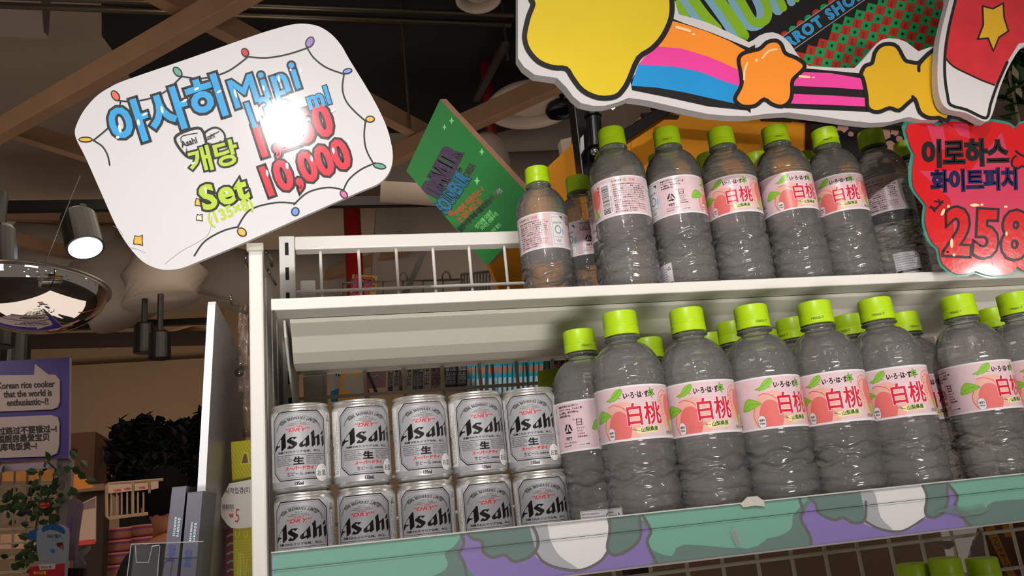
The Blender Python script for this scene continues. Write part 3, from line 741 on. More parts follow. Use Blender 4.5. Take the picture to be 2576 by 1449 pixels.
zs = [0, .6, 1.4, 2.2]+zs+[77.5,79,82,85,87,88,89,90,91,92,96,110,125,138,141,142,143,143.5,144,145.5,147,147.5,148,149,150,151]+[151+i*.9 for i in range(1, 35)]+[182.5, 185]
def bottle_body(parent):
    prof = [(.020, .004)]
    mb = MB(); N = 96; rows = []
    def ring(r, z): rows.append([(r*math.cos(2*PI*k/N), r*math.sin(2*PI*k/N), z) for k in range(N)])
    ring(.0008, .0040); ring(.012, .0038); ring(.022, .0010); ring(.027, .0)
    for z in zs:
        rows.append([(radius(z, 2*PI*k/N)/1000*math.cos(2*PI*k/N), radius(z, 2*PI*k/N)/1000*math.sin(2*PI*k/N), z/1000) for k in range(N)])
    for r, z in ((.0134,.1858),(.0165,.1866),(.0170,.1875),(.0165,.1886),(.0137,.1892),(.0132,.1935),(.0131,.2085),(.0008,.2086)): ring(r, z)
    vs = [p for r in rows for p in r]; fs = []
    for i in range(len(rows)-1):
        for k in range(N): fs.append((i*N+k, i*N+(k+1)%N, (i+1)*N+(k+1)%N, (i+1)*N+k))
    return mb.add(vs, fs, PET).build('bottle_body', parent, smooth=True)
def bottle_label():
    p = Print(ydown=False); H = 47.5; Cc = 2*PI*32.95
    p.clip = None
    n = 80
    for i in range(n): a, b = -Cc/2+Cc*i/n, -Cc/2+Cc*(i+1)/n; p.t += [((a,0),(b,0),(b,H),LBG,1),((a,0),(b,H),(a,H),LBG,1)]
    for i in range(n):
        a, b = -Cc/2+Cc*i/n, -Cc/2+Cc*(i+1)/n
        for lo, hi in ((0, 1.9), (H-1.7, H)): p.t += [((a,lo),(b,lo),(b,hi),LWH,6),((a,lo),(b,hi),(a,hi),LWH,6)]
    rect = [(-60, 1.5), (60, 1.5), (60, H-1), (-60, H-1)]
    p.clip = rect
    # main peach
    p.disc(-11.5, 13, 17.5, PCH, 2, 40, 20.5); p.disc(-8, 22, 12, PCH, 2, 30, 12); p.disc(-12.5, 11.5, 10.5, PCD, 3, 36, 14.5)
    p.stroke([(-26,20),(-28.5,12),(-26,5),(-23,1)], .5, LRT, 4, False, 4)
    p.stroke([(-21.5,30.5),(-16,31.8),(-8,28.5),(-3.6,22)], .55, LRT, 4, False, 4); p.stroke([(-20,34.5),(-14.5,37.2),(-8.5,36.8)], .5, LRT, 4, False, 4)
    # second peach
    p.disc(38, 24, 12.5, PCH, 2, 40, 18); p.disc(40.5, 27, 8.0, PCD, 3, 30, 12); p.stroke([(26,31),(27.5,38),(33,42),(38,41)], .5, LRT, 4, False, 4); p.stroke([(28,35),(34,38),(41,35)], .5, LRT, 4, False, 4)
    # leaves
    def leaf(pts, vein): p.smooth(pts, LFD, 4, 4); cx = sum(a for a, _ in pts)/len(pts); cy_ = sum(b for _, b in pts)/len(pts); p.smooth([(cx+(a-cx)*.95, cy_+(b-cy_)*.94) for a, b in pts], LFG, 5, 4); p.stroke(vein, .25, LFD, 6, False, 3)
    leaf([(-23.5,36.3),(-18.5,38.5),(-14,43.5),(-7.8,45.3),(-7.2,41.5),(-10.5,37.5),(-16,35.2)], [(-22.5,36.4),(-15,39),(-8.6,44.3)])
    leaf([(-38,18.5),(-36.5,24),(-32,28.8),(-26,27.5),(-19.5,23.2),(-24.5,20.8),(-31,18.4)], [(-37,19.3),(-30,23.5),(-20.5,23.2)])
    leaf([(35,17),(39,15),(43,9),(44,4),(39,7),(36,11)], [(35.5,16),(43,5)])
    # lettering
    p.text('い･ろ･は･す', -6.6, 36.4, 6.3, LBK, 7, 0, .035, 0, .66, 1.0); p.text('.', 14.8, 36.4, 6, LBK, 7)
    for k in range(6):
        t0 = math.radians(60*k+90+8); c = (19.0, 39.8)
        P = lambda r, a: (c[0]+r*math.cos(a), c[1]+r*1.12*math.sin(a))
        p.poly([c, P(2.4, t0-.50), P(4.6, t0), P(2.4, t0+.50)], LDG, 7); p.poly([P(.5, t0), P(2.2, t0-.36), P(4.1, t0), P(2.2, t0+.36)], LFG, 8)
    p.outline('白桃', -7.2, 14.2, 19.5, 1.6, LWH, 6, 0, 0, 0, .88, 1.06); p.text('白桃', -7.2, 14.2, 19.5, LRD, 7, 0, .018, 0, .88, 1.06)
    p.stroke([(4.0,7.6),(20.6,8.4)], 5.4, LTG, 7); p.poly([(4,4.9),(21.5,5.8),(21.5,11.2),(4,10.3)], LTG, 7)
    p.text('山梨県産', 5.2, 6.4, 4.1, LDG, 8, 3, .03, 0, 1, 1.05); p.stroke([(-2,9.2),(1.2,8.2),(4.2,7.4)], .4, LDG, 8, False, 3); p.stroke([(-1,11),(1.5,8.2)], .35, LDG, 8)
    # kcal badge
    p.stroke([(-21.6,4.9),(-21.6,9.2)], 7.4, LBK, 6); p.stroke([(-21.6,4.9),(-21.6,9.2)], 6.9, LWH, 7)
    p.text('1本当り', -21.6, 7.5, 1.75, LBK, 8, 0, .05, 0, .9, 1.25, align='C'); p.text('105kcal', -21.6, 4.7, 1.75, LBK, 8, 0, .03, 0, .9, 1.3, align='C')
    for k, ch in enumerate('エキス入り'): p.text(ch, 28.2+k*.35, 32.0-3.1*k, 2.5, LRD, 7, 0, .01, align='C')
    p.text('天然水', 30.5, 3.4, 3.4, LDG, 8, 0, .01, 0, .95)
    p.clip = None
    # nutrition + PET panel
    for k, s in enumerate(['栄養成分表示100ml当たり/', 'エネルギー19kcal、たんぱく質', '0g、脂質0g、炭水化物4.6g、', '食塩相当量0.02g']): p.text(s, -73, 42.3-3.0*k, 2.2, LBK, 6, 0, .02, 0, .92)
    T = [(-62.5+6.0*math.cos(a), 21.3+6.0*math.sin(a)*1.08) for a in (PI/2, PI/2+2*PI/3, PI/2+4*PI/3)]
    for i in range(3):
        a, b = T[i], T[(i+1) % 3]; f = lambda t: (a[0]+(b[0]-a[0])*t, a[1]+(b[1]-a[1])*t)
        p.stroke([f(.22), f(.62)], 1.5, LBK, 6); q = f(.62); d = math.atan2(b[1]-a[1], b[0]-a[0])
        p.poly([(q[0]+2.6*math.cos(d), q[1]+2.6*math.sin(d)), (q[0]+1.6*math.cos(d+1.9), q[1]+1.6*math.sin(d+1.9)), (q[0]+1.6*math.cos(d-1.9), q[1]+1.6*math.sin(d-1.9))], LBK, 6)
    p.text('1', -62.5, 18.9, 6.0, LBK, 6, 0, .02, align='C'); p.text('PET', -62.5, 11.2, 4.0, LBK, 6, 0, .03, 0, 1.15, 1, align='C')
    p.text('ボトル', -56.5, 29, 1.8, LBK, 6, 0, .02); p.text('ペットリサイクル', -70, 7.8, 1.9, LBK, 6, 0, .02); p.text('Recycle PET', -70, 5.2, 1.9, LBK, 6, 0, .02)
    p.stroke([(-52.5,24),(-47.5,24),(-47.5,29.5),(-52.5,29.5)], .6, LBK, 6, True); p.text('プラ', -50, 25.6, 2.2, LBK, 6, 0, .03, align='C')
    for k, s in enumerate(['キャップ', 'ラベル', 'いろはす', '天然水使用']): p.text(s, -53, 20.5-2.7*k, 1.9, LBK, 6, 0, .02)
    p.poly([(-54,4.5),(-42,4.5),(-42,7.2),(-54,7.2)], LWH, 6); p.text('いろはす検索', -53.5, 5.0, 1.9, LBK, 7, 0, .02)
    # coupon sticker with the soft-drink script and rings
    p.poly([(-96.5,2.2),(-78.5,2.2),(-78.5,44),(-96.5,44)], LWH, 7)
    p.stroke([(-95,4.5),(-80,4.5),(-80,38),(-84,41),(-95,41)], .3, LCG, 8, True)
    p.poly([(-84,42.8),(-79,42.8),(-79,38)], LCG, 9)
    p.poly([(-82,17),(-78.5,19),(-78.5,27),(-82,25)], LSK, 8)
    p.text('Coca-Cola', -87.5, 32.2, 3.5, LCG, 8, 4, .02, .35, .82, 1.1, align='C')
    for k in range(24):
        a = 2*PI*k/24; p.disc(-87.5+4.2*math.cos(a), 24+4.9*math.sin(a), .75, LCG, 8, 4)
    p.text('TOKYO 2020', -87.5, 13.6, 2.0, LCG, 8, 0, .01, 0, 1.05, align='C')
    for k, (dx, dy) in enumerate([(-2.6,0),(0,0),(2.6,0),(-1.3,-1.3),(1.3,-1.3)]): p.ring(-87.5+dx, 9.8+dy, 1.25, .28, LCG, 8, 12)
    # product information
    p.text('いろはす', 62+4, 41.0, 3.2, LBK, 6, 0, .03, 0, .95)
    for k in range(6):
        t0 = math.radians(60*k+90); c = (81.2, 42.0); P = lambda r, a: (c[0]+r*math.cos(a), c[1]+r*math.sin(a)); p.poly([c, P(1.2, t0-.5), P(2.5, t0), P(1.2, t0+.5)], LFG, 7)
    p.text('白桃', 86, 40.6, 4.0, LRD, 6, 0, 0, 0, 1)
    info = ['●品名:清涼飲料水●原材料名:ナチュラル', 'ミネラルウォーター、果糖、もも果汁、食塩', '/酸味料、香料、ビタミンC●内容量:555ml', '●賞味期限:キャップに記載●保存方法:高温', '直射日光をさけてください●使用上の注意', ':開栓後はすぐにお飲みください。凍らせない', 'で下さい。容器が破損することがあります。', '●製造者:コカ・コーラカスタマーマーケティ', 'ング(株) 東京都港区六本木6-2-31', '●果汁の成分が沈殿することがありますが、', '品質には問題ありません。よく振ってから', 'お飲みください。あき容器はリサイクルへ。', '●お客様相談室 0120-308509']
    for k, s in enumerate(info): p.text(s, 66.5, 36.6-2.75*k, 2.05, LBK if k not in (3, 4) else LDG, 6, 0, .012, 0, .98)
    # barcode and red column
    p.poly([(50.5,3),(64.5,3),(64.5,42),(50.5,42)], LWH, 5)
    random.seed(5); z = 5
    while z < 39:
        w = random.choice([.35, .6, .95]); p.poly([(51.5,z),(61,z),(61,z+w),(51.5,z+w)], LBK, 6); z += w+random.choice([.35,.6,.8])
    p.text('4902102118535', 63.6, 6, 2.3, LBK, 6, 90, .01, 0, 1.3)
    for k, ch in enumerate('無果汁'): p.text(ch, 47.2, 38.0-4.2*k, 3.6, LRD, 7, 0, .02, align='C')
    return p
lab_print = bottle_label()
stk = Print(ydown=False)
stk.poly([(-15,4),(15,4),(15,38),(-15,38)], LWH, 1); stk.stroke([(-14.3,4.7),(14.3,4.7),(14.3,37.3),(-14.3,37.3)], .2, LBK, 2, True)
for k, s in enumerate(['제품명:이로하스 화이트피치 혼합음료 내용량:555ml', '원재료명:정제수(천연수) 액상과당 복숭아농축과즙', '염화나트륨 구연산 합성향료(복숭아향) 비타민C', '원산지:일본 제조원:코카콜라 수입원 및 판매원', '유통기한:용기 상단 표기일까지 보관방법:직사광선', '을 피해 서늘한 곳에 보관 반품 및 교환:구입처', '용기재질:페트 부정불량식품신고는 국번없이1399']): stk.text(s, -13.6, 34.2-2.9*k, 1.75, LBK, 2, 0, .012, 0, .60 if k else .46)
stk.poly([(-14,13),(14,13),(14,15.5),(-14,15.5)], LBK, 2); stk.text('영양정보 총내용량555ml 105kcal', -8, 13.6, 1.6, LWH, 3, 0, .01, 0, .8)
for k in range(2): stk.text('나트륨100mg5% 탄수화물26g8% 당류26g26% 지방0g', -13.6, 10.2-3.1*k, 1.6, LBK, 2, 0, .012, 0, .75)
T3 = [(8.6,30.2),(12.8,30.2),(10.7,34)]; stk.stroke(T3, .6, LBK, 3, True)
capt = Print(ydown=False); capt.text('190605-T', 0, 193.6, 3.4, LBK, 1, 0, .0, 0, .95, align='C')
def make_bottle(lab, grp):
    t = thing('water_bottle', lab, 'bottle', group=grp)
    bottle_body(t)
    # knurled lime screw cap
    prof = [(.0005,.2128),(.0142,.2130),(.0154,.2124),(.0160,.2108),(.0161,.1990),(.0158,.1984),(.0162,.1978),(.0163,.1905),(.0160,.1901),(.0140,.1901),(.0136,.1930)]
    o = MB().lathe(prof, CAPM, 144, fn=lambda r, z, a: r-(.00028 if (.199 <= z <= .2109 and r > .0155 and round(a*144/(2*PI)) % 2) else 0)).build('screw_cap', t, smooth=True)
    smooth_by_angle(o, 30)
    lab_print.build('label', cyl_map(.0333, .00003) and (lambda x, y, L: Vector(((.03300+L*.00003)*math.sin(x/32.95), -(.03300+L*.00003)*math.cos(x/32.95), (y+92.5)/1000))), t, 2.4)
    return t
BP = make_bottle('proto', 'water bottles')
BP_sticker = stk.build('import_sticker', cyl_map(.03345, .00004), None, 2.2)
BP_date = capt.build('date_code', cyl_map(.01640, .00004), None, 1.5)
def place(x, y, z, ex, lab, grp, st=None, dt=None):
    global BP
    if not place.used: t = BP; place.used = True
    else: t = copy_tree(place.clean)
    if place.clean is None: pass
    t['label'] = lab; t['group'] = grp; t.location = (x, y, z)
    rz = -math.atan2(x, y)+math.radians(ex); t.rotation_euler = (0, 0, rz)
    for src, ang in ((BP_sticker, st), (BP_date, dt)):
        if ang is not None:
            o = src.copy(); COL.objects.link(o); o.parent = t; o.rotation_euler = (0, 0, math.radians(ang-ex))
    return t
place.used = True; place.clean = BP
G1 = 'bottles standing on the lower shelf'; G2 = 'bottles standing on the top shelf'
lower = [  # x, y, turn of label, sticker turn, date turn, label text
 (.2596,.703,0,-62,None,'front bottle on the lower shelf nearest the beer cans'),
 (.3268,.703,3,None,-75,'front bottle on the lower shelf, second from the cans'),
 (.3942,.703,25,None,32,'front bottle on the lower shelf, third from the cans, label turned right'),
 (.4612,.700,0,None,5,'front bottle on the lower shelf under the fourth top-shelf bottle'),
 (.5284,.699,4,None,5,'front bottle on the lower shelf left of the gap'),
 (.6282,.703,36,None,-14,'front bottle on the lower shelf right of the gap, recycling mark showing'),
 (.6972,.703,20,None,0,'front bottle on the lower shelf cut by the right edge of the view'),
 (.2390,.771,70,-8,25,'second bottle deep behind the leftmost front bottle, cap showing left'),
 (.2620,.839,60,10,None,'bottle at the left end of the row, third deep, white sticker showing'),
 (.3350,.830,15,None,None,'bottle peeping between first and second front bottles of the lower shelf'),
 (.4045,.823,30,None,None,'bottle peeping between second and third front bottles of the lower shelf'),
 (.4075,.7705,30,None,None,'second-row bottle whose cap touches the third front cap on its left'),
 (.4740,.826,10,None,None,'dim third-row bottle between third and fourth front bottles'),
 (.4755,.7680,10,None,-40,'second-row bottle whose cap peeps left of the fourth front cap'),
 (.5430,.7670,10,None,-20,'second-row bottle whose cap peeps left of the fifth front cap'),
 (.6135,.7700,10,None,38,'second-row bottle with a brighter cap standing in the gap'),
 (.7320,.7720,0,None,None,'second-row bottle at the right edge of the lower shelf'),
 (.2640,.995,150,None,None,'shadowed bottle at the very back beside the wire grid'),
]
for x, y, ex, st, dt, lb in lower: place(x, y, ZL, ex, lb, G1, st, dt)
ZT = .2211
upper = [
 (.3335,.845,-128,None,None,'first tall bottle of the top-shelf row, barcode showing'),
 (.4045,.845,98,-57,0,'top-shelf bottle with recycling triangle label facing out'),
 (.4765,.845,-2,None,None,'top-shelf bottle with peach label facing out, third in the row'),
 (.5470,.838,22,None,20,'top-shelf bottle under the orange star, label turned right'),
 (.6215,.845,0,None,10,'top-shelf bottle with peach label right of the bottle turned right'),
 (.6905,.848,-158,15,None,'top-shelf bottle with a white import sticker on its base'),
 (.2660,.955,186,8,None,'bright-capped bottle at the left end of the top-shelf bottles'),
 (.3300,.985,118,None,None,'bright-capped bottle second from the left, set back on the top shelf'),
 (.3500,.913,25,None,None,'top-shelf bottle hidden behind the barcode bottle'),
 (.4245,.915,0,None,None,'top-shelf bottle hidden left behind the recycling-label bottle'),
 (.4930,.915,0,None,None,'back bottle between second and third tall top-shelf bottles'),
 (.5620,.915,0,None,None,'back bottle between third and fourth tall top-shelf bottles'),
 (.6320,.915,0,None,None,'back bottle between fourth and fifth tall top-shelf bottles'),
 (.7680,.880,-10,None,None,'top-shelf bottle partly covered by the red price sign'),
]
for x, y, ex, st, dt, lb in upper: place(x, y, ZT, ex, lb, G2, st, dt)
for (px, py, Y, ex, lb) in [(2405, 1424, .80, 0, 'shaded bottle under the price strip, left of the yellow pack'), (2500, 1424, .80, 0, 'shaded bottle under the price strip in front of the yellow pack'), (2322, 1438, .83, 0, 'shaded bottle under the price strip, leftmost of three')]:
    v = at(px, py, Y-.016); place(v.x, Y, -.409 if v.z-.205 < -.409 else v.z-.2050, ex, lb, 'bottles on the shelf below')
for o in [BP_sticker, BP_date]+list(BP.children)+[BP]: bpy.data.objects.remove(o)

# ================================================================== WHITE PRICE SIGN
YS = .752; SP = at(640, 615, YS); SN = Vector((-.127, -.992, -.014)).normalized()
def cx1(pts, ox=160, oy=40, s=2.1953): return [(ox+x/s, oy+y/s) for x, y in pts]
ps = thing('price_sign', 'large white hand-lettered price card with coloured string lights, taped to the rack post', 'sign', atp(590, 370, SP, SN))
PSL = atp(590, 370, SP, SN)
def under(o, par, base): o.parent = par; o.matrix_parent_inverse = Matrix.Translation(-base); return o
outl = spline(cx1([(62,640),(72,600),(98,545),(135,492),(190,436),(260,392),(350,352),(700,232),(1040,112),(1180,68),(1260,48),(1330,43),(1410,58),(1480,102),(1535,165),(1575,235),(1700,440),(1775,590),(1806,690),(1818,770),(1808,840),(1776,895),(1728,932),(1640,968),(1350,1095),(1000,1250),(760,1350),(660,1390),(590,1402),(520,1396),(445,1362),(385,1305),(330,1230),(280,1140),(200,960),(120,780),(74,690)]), 3, True)
under(MB().plate([atp(x, y, SP, SN) for x, y in outl], -SN*.004, CARD, FOAM).build('card'), ps, PSL)
p = Print()
cord = [[(255,825),(243,770),(215,722),(165,688)], [(165,688),(240,625),(295,560),(315,472)], [(300,468),(400,472),(540,432),(650,338)], [(640,332),(760,346),(900,310),(1012,232)], [(1000,225),(1120,232),(1240,212),(1345,178)], [(1343,172),(1380,230),(1450,285),(1548,322)], [(1550,315),(1540,400),(1560,470),(1610,530),(1672,585)], [(1668,575),(1660,660),(1672,740),(1712,818)], [(1722,812),(1640,850),(1575,905),(1543,968)], [(1548,962),(1460,948),(1350,975),(1272,1042)], [(1282,1036),(1170,1032),(1030,1072),(960,1168)], [(965,1165),(880,1188),(780,1245),(722,1325)]]
for c in cord: p.stroke(cx1(c), 4.2, INK, 1, False, 6)
DOR = mat('paint_red_orange', (.88, .33, .12), .35)
bulbs = [((122,684),40,17,0,OCH), ((287,442),34,22,55,DOR), ((630,310),34,22,48,TEALG), ((1003,203),27,22,60,RED), ((1360,146),34,24,-60,PUR), ((1568,306),28,17,-15,DBLUE), ((1693,571),27,20,0,OCH), ((1745,830),38,18,12,TEALG), ((1548,987),27,20,50,MGT), ((1280,1082),24,26,10,DBLUE), ((985,1195),30,24,40,OCH)]
for (x, y), a, b, r, m in bulbs:
    q = cx1([(x, y)])[0]; p.disc(q[0], q[1], a/2.1953, INK, 2, 28, b/2.1953, math.radians(r)); p.disc(q[0], q[1], a/2.1953-3.4, m, 3, 28, b/2.1953-3.4, math.radians(r))
p.bubble('아사히', 288, 367, 112, LBLUE, 2, 17.5, 1.0, 1.02, .034, .058, space=1.0)
p.bubble('Mini', 588, 274, 96, LBLUE, 2, 18, 1.0, 1.05, .022, .055, space=1.12)
p.bubble('135', 622, 326, 92, LBLUE, 2, 19, .86, 1.0, .02, .045)
p.bubble('ml', 778, 276, 64, LBLUE, 2, 17, .9, 1.0, .035, .04)
p.bubble('1,250', 645, 398, 112, RED, 2, 18, .80, 1.0, .036, .055, space=1.06)
p.bubble('10,000', 664, 497, 104, RED, 2, 20, .80, 1.0, .036, .055, space=1.06)
p.bubble('개당', 480, 434, 70, LIME, 2, 14, 1.0, .95, .030, .065, space=1.0)
p.bubble('Set', 512, 529, 88, LIME, 2, 16, .98, .95, .036, .065)
p.text('(135×8)', 527, 567, 40, LIME, 2, 22, .035, 0, .95, 1)
# glossy brush highlights on the letters
for (x, y, a, b, r) in [(312,625,9,24,20),(300,672,10,8,0),(415,590,8,18,25),(450,545,18,6,-30),(545,520,7,22,15),(670,470,16,7,-35),(735,405,16,7,-30),(860,420,15,6,-30),(950,430,7,26,8),(1105,400,7,16,15),(1255,300,6,8,0),(1190,350,7,20,20),(1310,300,6,14,15),(1340,580,16,7,-30),(1490,525,16,7,-35),(1125,870,7,20,20),(1235,830,8,18,30),(1370,790,7,18,25),(1490,745,7,18,25),(1575,700,7,18,25),(785,965,7,18,20),(900,975,7,9,0),(715,815,12,5,-20)]:
    q = cx1([(x, y)])[0]; p.disc(q[0], q[1], a/2.1953, GLOW, 5, 14, b/2.1953, math.radians(-18+r*.3))
# two little can doodles
for pts, w in (([(615,675),(680,635),(760,625),(790,720),(775,775),(700,785),(650,745)], 7), ([(778,650),(830,618),(870,630),(892,665),(880,705),(828,735),(792,705)], 5)):
    p.stroke(cx1(pts), w, INK, 2, True, 4)
p.text('Asahi', *cx1([(655,728)])[0], 20, INK, 3, 18, .03, 0, .95, 1.1); p.text('asahi', *cx1([(785,690)])[0], 14, INK, 3, 20, .02, 0, .95, 1.2)
for pts in ([(650,700),(655,665),(740,648)], [(680,735),(690,755),(765,735)], [(800,668),(858,640)], [(812,705),(835,715),(870,690)]): p.stroke(cx1(pts), 2.2, INK, 3, False, 3)
for (x, y, r, m) in ((415,1240,26,OCH), (752,1115,17,mat('paint_cream', (.93,.92,.72), .35)), (750,1030,22,OCH)):
    star = [(x-r,y),(x-r*.75,y-r*1.0),(x,y-r*.8),(x+r*.8,y-r*1.05),(x+r*.75,y),(x+r*.85,y+r*1.1),(x,y+r*.85),(x-r*1.05,y+r*.8)]
    p.poly(cx1(star), m, 2); p.stroke(cx1(star), 2.2, INK, 3, True)
for pts in ([(275,1160),(305,1180),(330,1215)], [(365,1280),(410,1290),(450,1310)], [(820,1110),(810,1180),(775,1230),(650,1300),(560,1370)]): p.stroke(cx1(pts), 1.0, mat('pen_grey', (.45,.45,.47), .4), 1, False, 4)
under(p.build('lettering', lambda x, y, L: atp(x, y, SP, SN)+SN*(.0001+L*.00012), None), ps, PSL)
TAPE = mat('clear_tape', (.85, .83, .78), .25, alpha=.4, bump=.6, bscale=120)
under(MB().box((-.0795, .7545, .2630), (-.0645, .7597, .2700), TAPE).build('tape'), ps, PSL)

# ================================================================== STAR AND RAINBOW CUT-OUT
YB = .735
bl = at(1750, 150, YB)
cut = thing('star_cutout_board', 'foam cut-out of yellow and orange stars joined by a painted rainbow', 'sign', bl)
fo = [(1303,-90),(1303,146),(1318,168),(1345,188),(1401,196),(1426,221),(1442,243),(1461,259),(1492,266),(1521,266),(1552,258),(1582,246),(1630,253),(1682,265),(1735,277),(1783,287),(1830,291),(1884,292),(1930,286),(1984,283),(2060,292),(2135,303),(2190,309),(2236,307),(2286,294),(2320,302),(2366,300),(2366,116),(2340,118),(2311,129),(2296,118),(2281,106),(2260,98),(2236,96),(2218,100),(2205,110),(2190,128),(2175,146),(2150,171),(2095,170),(2034,166),(2018,152),(2004,134),(1990,112),(1974,96),(1960,86),(1944,81),(1926,83),(1909,90),(1896,100),(1884,106),(1835,82),(1783,58),(1742,45),(1707,36),(1700,10),(1690,-20),(1690,-90)]
under(MB().plate([at(x, y, YB) for x, y in fo], (0, .012, 0), FOAM).build('foam_board'), cut, bl)
p = Print()
k_ = INK
p.poly([(1688,45),(1720,58),(1790,82),(1884,120),(1900,112),(1888,285),(1880,278),(1783,268),(1680,245),(1590,227),(1586,205)], k_, 1)
p.poly([(1985,168),(2180,186),(2195,282),(1975,272)], k_, 1)
for b_, m in (([(1690,52),(1725,62),(1780,80),(1835,103),(1874,126),(1862,180),(1820,158),(1780,142),(1715,122),(1650,116)], ORG),
              ([(1650,116),(1715,122),(1780,142),(1820,158),(1866,180),(1862,217),(1815,202),(1760,180),(1700,168),(1606,162),(1625,140)], PNK),
              ([(1606,162),(1700,168),(1760,180),(1815,202),(1862,217),(1856,262),(1800,250),(1720,232),(1650,220),(1588,216)], BLU),
              ([(2000,180),(2090,184),(2172,198),(2176,226),(2090,220),(1996,216)], PNK), ([(1994,236),(2090,240),(2180,246),(2186,268),(2090,264),(1984,260)], PNK)):
    p.poly(b_, m, 2)
def star(pts, m, w=12): p.smooth(pts, k_, 3, 3); p.smooth([q for q in pts], m, 4, 3); p.stroke(pts, w, k_, 5, True, 3)
star([(1330,-100),(1333,-10),(1341,10),(1330,40),(1321,78),(1320,100),(1330,128),(1356,156),(1392,170),(1424,173),(1440,196),(1466,228),(1506,246),(1548,243),(1570,222),(1584,196),(1606,146),(1640,122),(1668,90),(1688,45),(1690,0),(1680,-30),(1660,-100)], YEL, 13)
star([(1862,176),(1858,150),(1868,135),(1890,128),(1912,122),(1930,106),(1952,102),(1966,112),(1976,134),(2004,146),(2024,162),(2018,178),(1994,202),(1993,232),(1986,256),(1966,268),(1942,262),(1922,250),(1900,266),(1870,268),(1852,256),(1850,244),(1862,222),(1866,205)], ORG, 10)
star([(2172,200),(2166,186),(2176,166),(2194,158),(2200,134),(2214,116),(2236,110),(2258,118),(2276,150),(2292,156),(2310,158),(2322,148),(2345,128),(2380,120),(2390,290),(2362,296),(2336,296),(2314,282),(2302,250),(2286,258),(2262,278),(2238,272),(2208,282),(2184,272),(2180,240)], OCH, 10)
p.stroke([(2312,178),(2314,160),(2345,128)], 8, k_, 6, False, 3); p.stroke([(2302,250),(2296,243)], 8, k_, 6)
HL = mat('brush_cream', (.97, .80, .60), .45)
for pts, w in (([(1702,68),(1736,78)], 7), ([(1742,86),(1747,87)], 5), ([(1918,146),(1934,128),(1954,124)], 5), ([(1903,150),(1903,153)], 6), ([(1880,158),(1873,178),(1872,200)], 5), ([(2012,192),(2036,194)], 6), ([(2044,195),(2048,195)], 4)): p.stroke(pts, w, HL, 6, False, 2)
under(p.build('painting', plane_map(YB-.0001, .00012), None), cut, bl)

# ================================================================== RED SUITED PANEL -> plain rounded board, red above white, one star
YF = .722
bl = at(2470, 120, YF); fb = thing('rounded_board', 'thick rounded foam board at the top right, red above white with one yellow star', 'sign', bl)
fo = spline([(2408,-100),(2388,0),(2372,62),(2362,116),(2358,190),(2364,245),(2384,274),(2430,284),(2470,304),(2488,302),(2500,276),(2516,220),(2544,156),(2580,112),(2660,80),(2680,-100)], 3, True)
under(MB().plate([at(x, y, YF) for x, y in fo], (0, .010, 0), FOAM).build('foam_board'), fb, bl)
p = Print()
inn = [(2420,-100),(2404,0),(2388,66),(2378,130),(2377,190),(2384,240),(2392,264),(2432,276),(2474,296),(2486,290),(2492,262),(2510,210),(2534,156),(2562,110),(2660,90),(2660,-100)]
p.smooth(inn, SWH if False else mat('paint_white', (.84,.82,.82), .5), 1, 3)
RWASH = mat('marker_red_wash', (.80, .16, .20), .5, vary=.3, vscale=40)
p.poly([(2420,-100),(2404,0),(2388,66),(2380,110),(2380,148),(2400,168),(2440,188),(2470,202),(2500,215),(2512,205),(2534,156),(2562,110),(2660,90),(2660,-100)], RWASH, 2)
p.stroke(inn[1:13], 7, INK, 3, False, 3); p.stroke([(2380,148),(2400,168),(2440,188),(2470,202),(2502,214)], 4, INK, 3, False, 3)
st_ = [(2472,15),(2498,22),(2524,8),(2526,44),(2537,78),(2513,94),(2499,128),(2486,96),(2460,98),(2474,62)]
p.poly(st_, OCH, 4); p.stroke(st_, 4, INK, 5, True)
under(p.build('painting', plane_map(YF-.0001, .00012), None), fb, bl)

# ================================================================== CHECKERED BANNER BEHIND THE STARS
YK = .790
bl = at(2050, 40, YK); ck = thing('checkered_banner', 'black banner with lime letters and a green and red checker field', 'banner', bl)
ar = [(1640,-120),(1660,30),(1750,80),(1890,150),(2000,178),(2180,190),(2420,180),(2440,-120)]
under(MB().plate([at(x, y, YK) for x, y in ar], (0, .004, 0), BLACK).build('board'), ck, bl)
CKG = mat('banner_green', (.03, .55, .30), .4); CKR = mat('banner_red', (.66, .17, .12), .4); CKD = mat('banner_dark', (.10, .12, .07), .4)
p = Print(clip=None)
cl1 = [(2000,178),(1985,130),(1992,120),(2230,-40),(2440,-40),(2420,180),(2180,190)]
e1, e2 = (22.8, 5.2), (-6.2, 22.0)
for i in range(-6, 26):
    for j in range(-6, 14):
        x, y = 2080+e1[0]*i+e2[0]*j, 30+e1[1]*i+e2[1]*j
        d_ = (y-110)*(2230-1992)-(x-1992)*(-40-120)
        if x < 1975 or x > 2430 or y > 190 or y < -60: continue
        if (y-118) < -(x-1992)*.66+6: continue
        g_ = (i+j) % 2 == 0
        p.poly([(x, y), (x+e1[0], y+e1[1]), (x+e1[0]+e2[0], y+e1[1]+e2[1]), (x+e2[0], y+e2[1])], CKG if g_ else CKR, 1)
        mx_, my_ = x+(e1[0]+e2[0])/2, y+(e1[1]+e2[1])/2
        if g_: p.poly([(mx_, my_-5), (mx_+4.5, my_), (mx_, my_+5), (mx_-4.5, my_)], CKD, 2)
        else: p.text('쑈', mx_-5, my_+.5, 9, CKD, 2, -8, .0, res=1); p.text('핑', mx_-6, my_+9, 9, CKD, 2, -8, .0, res=1)
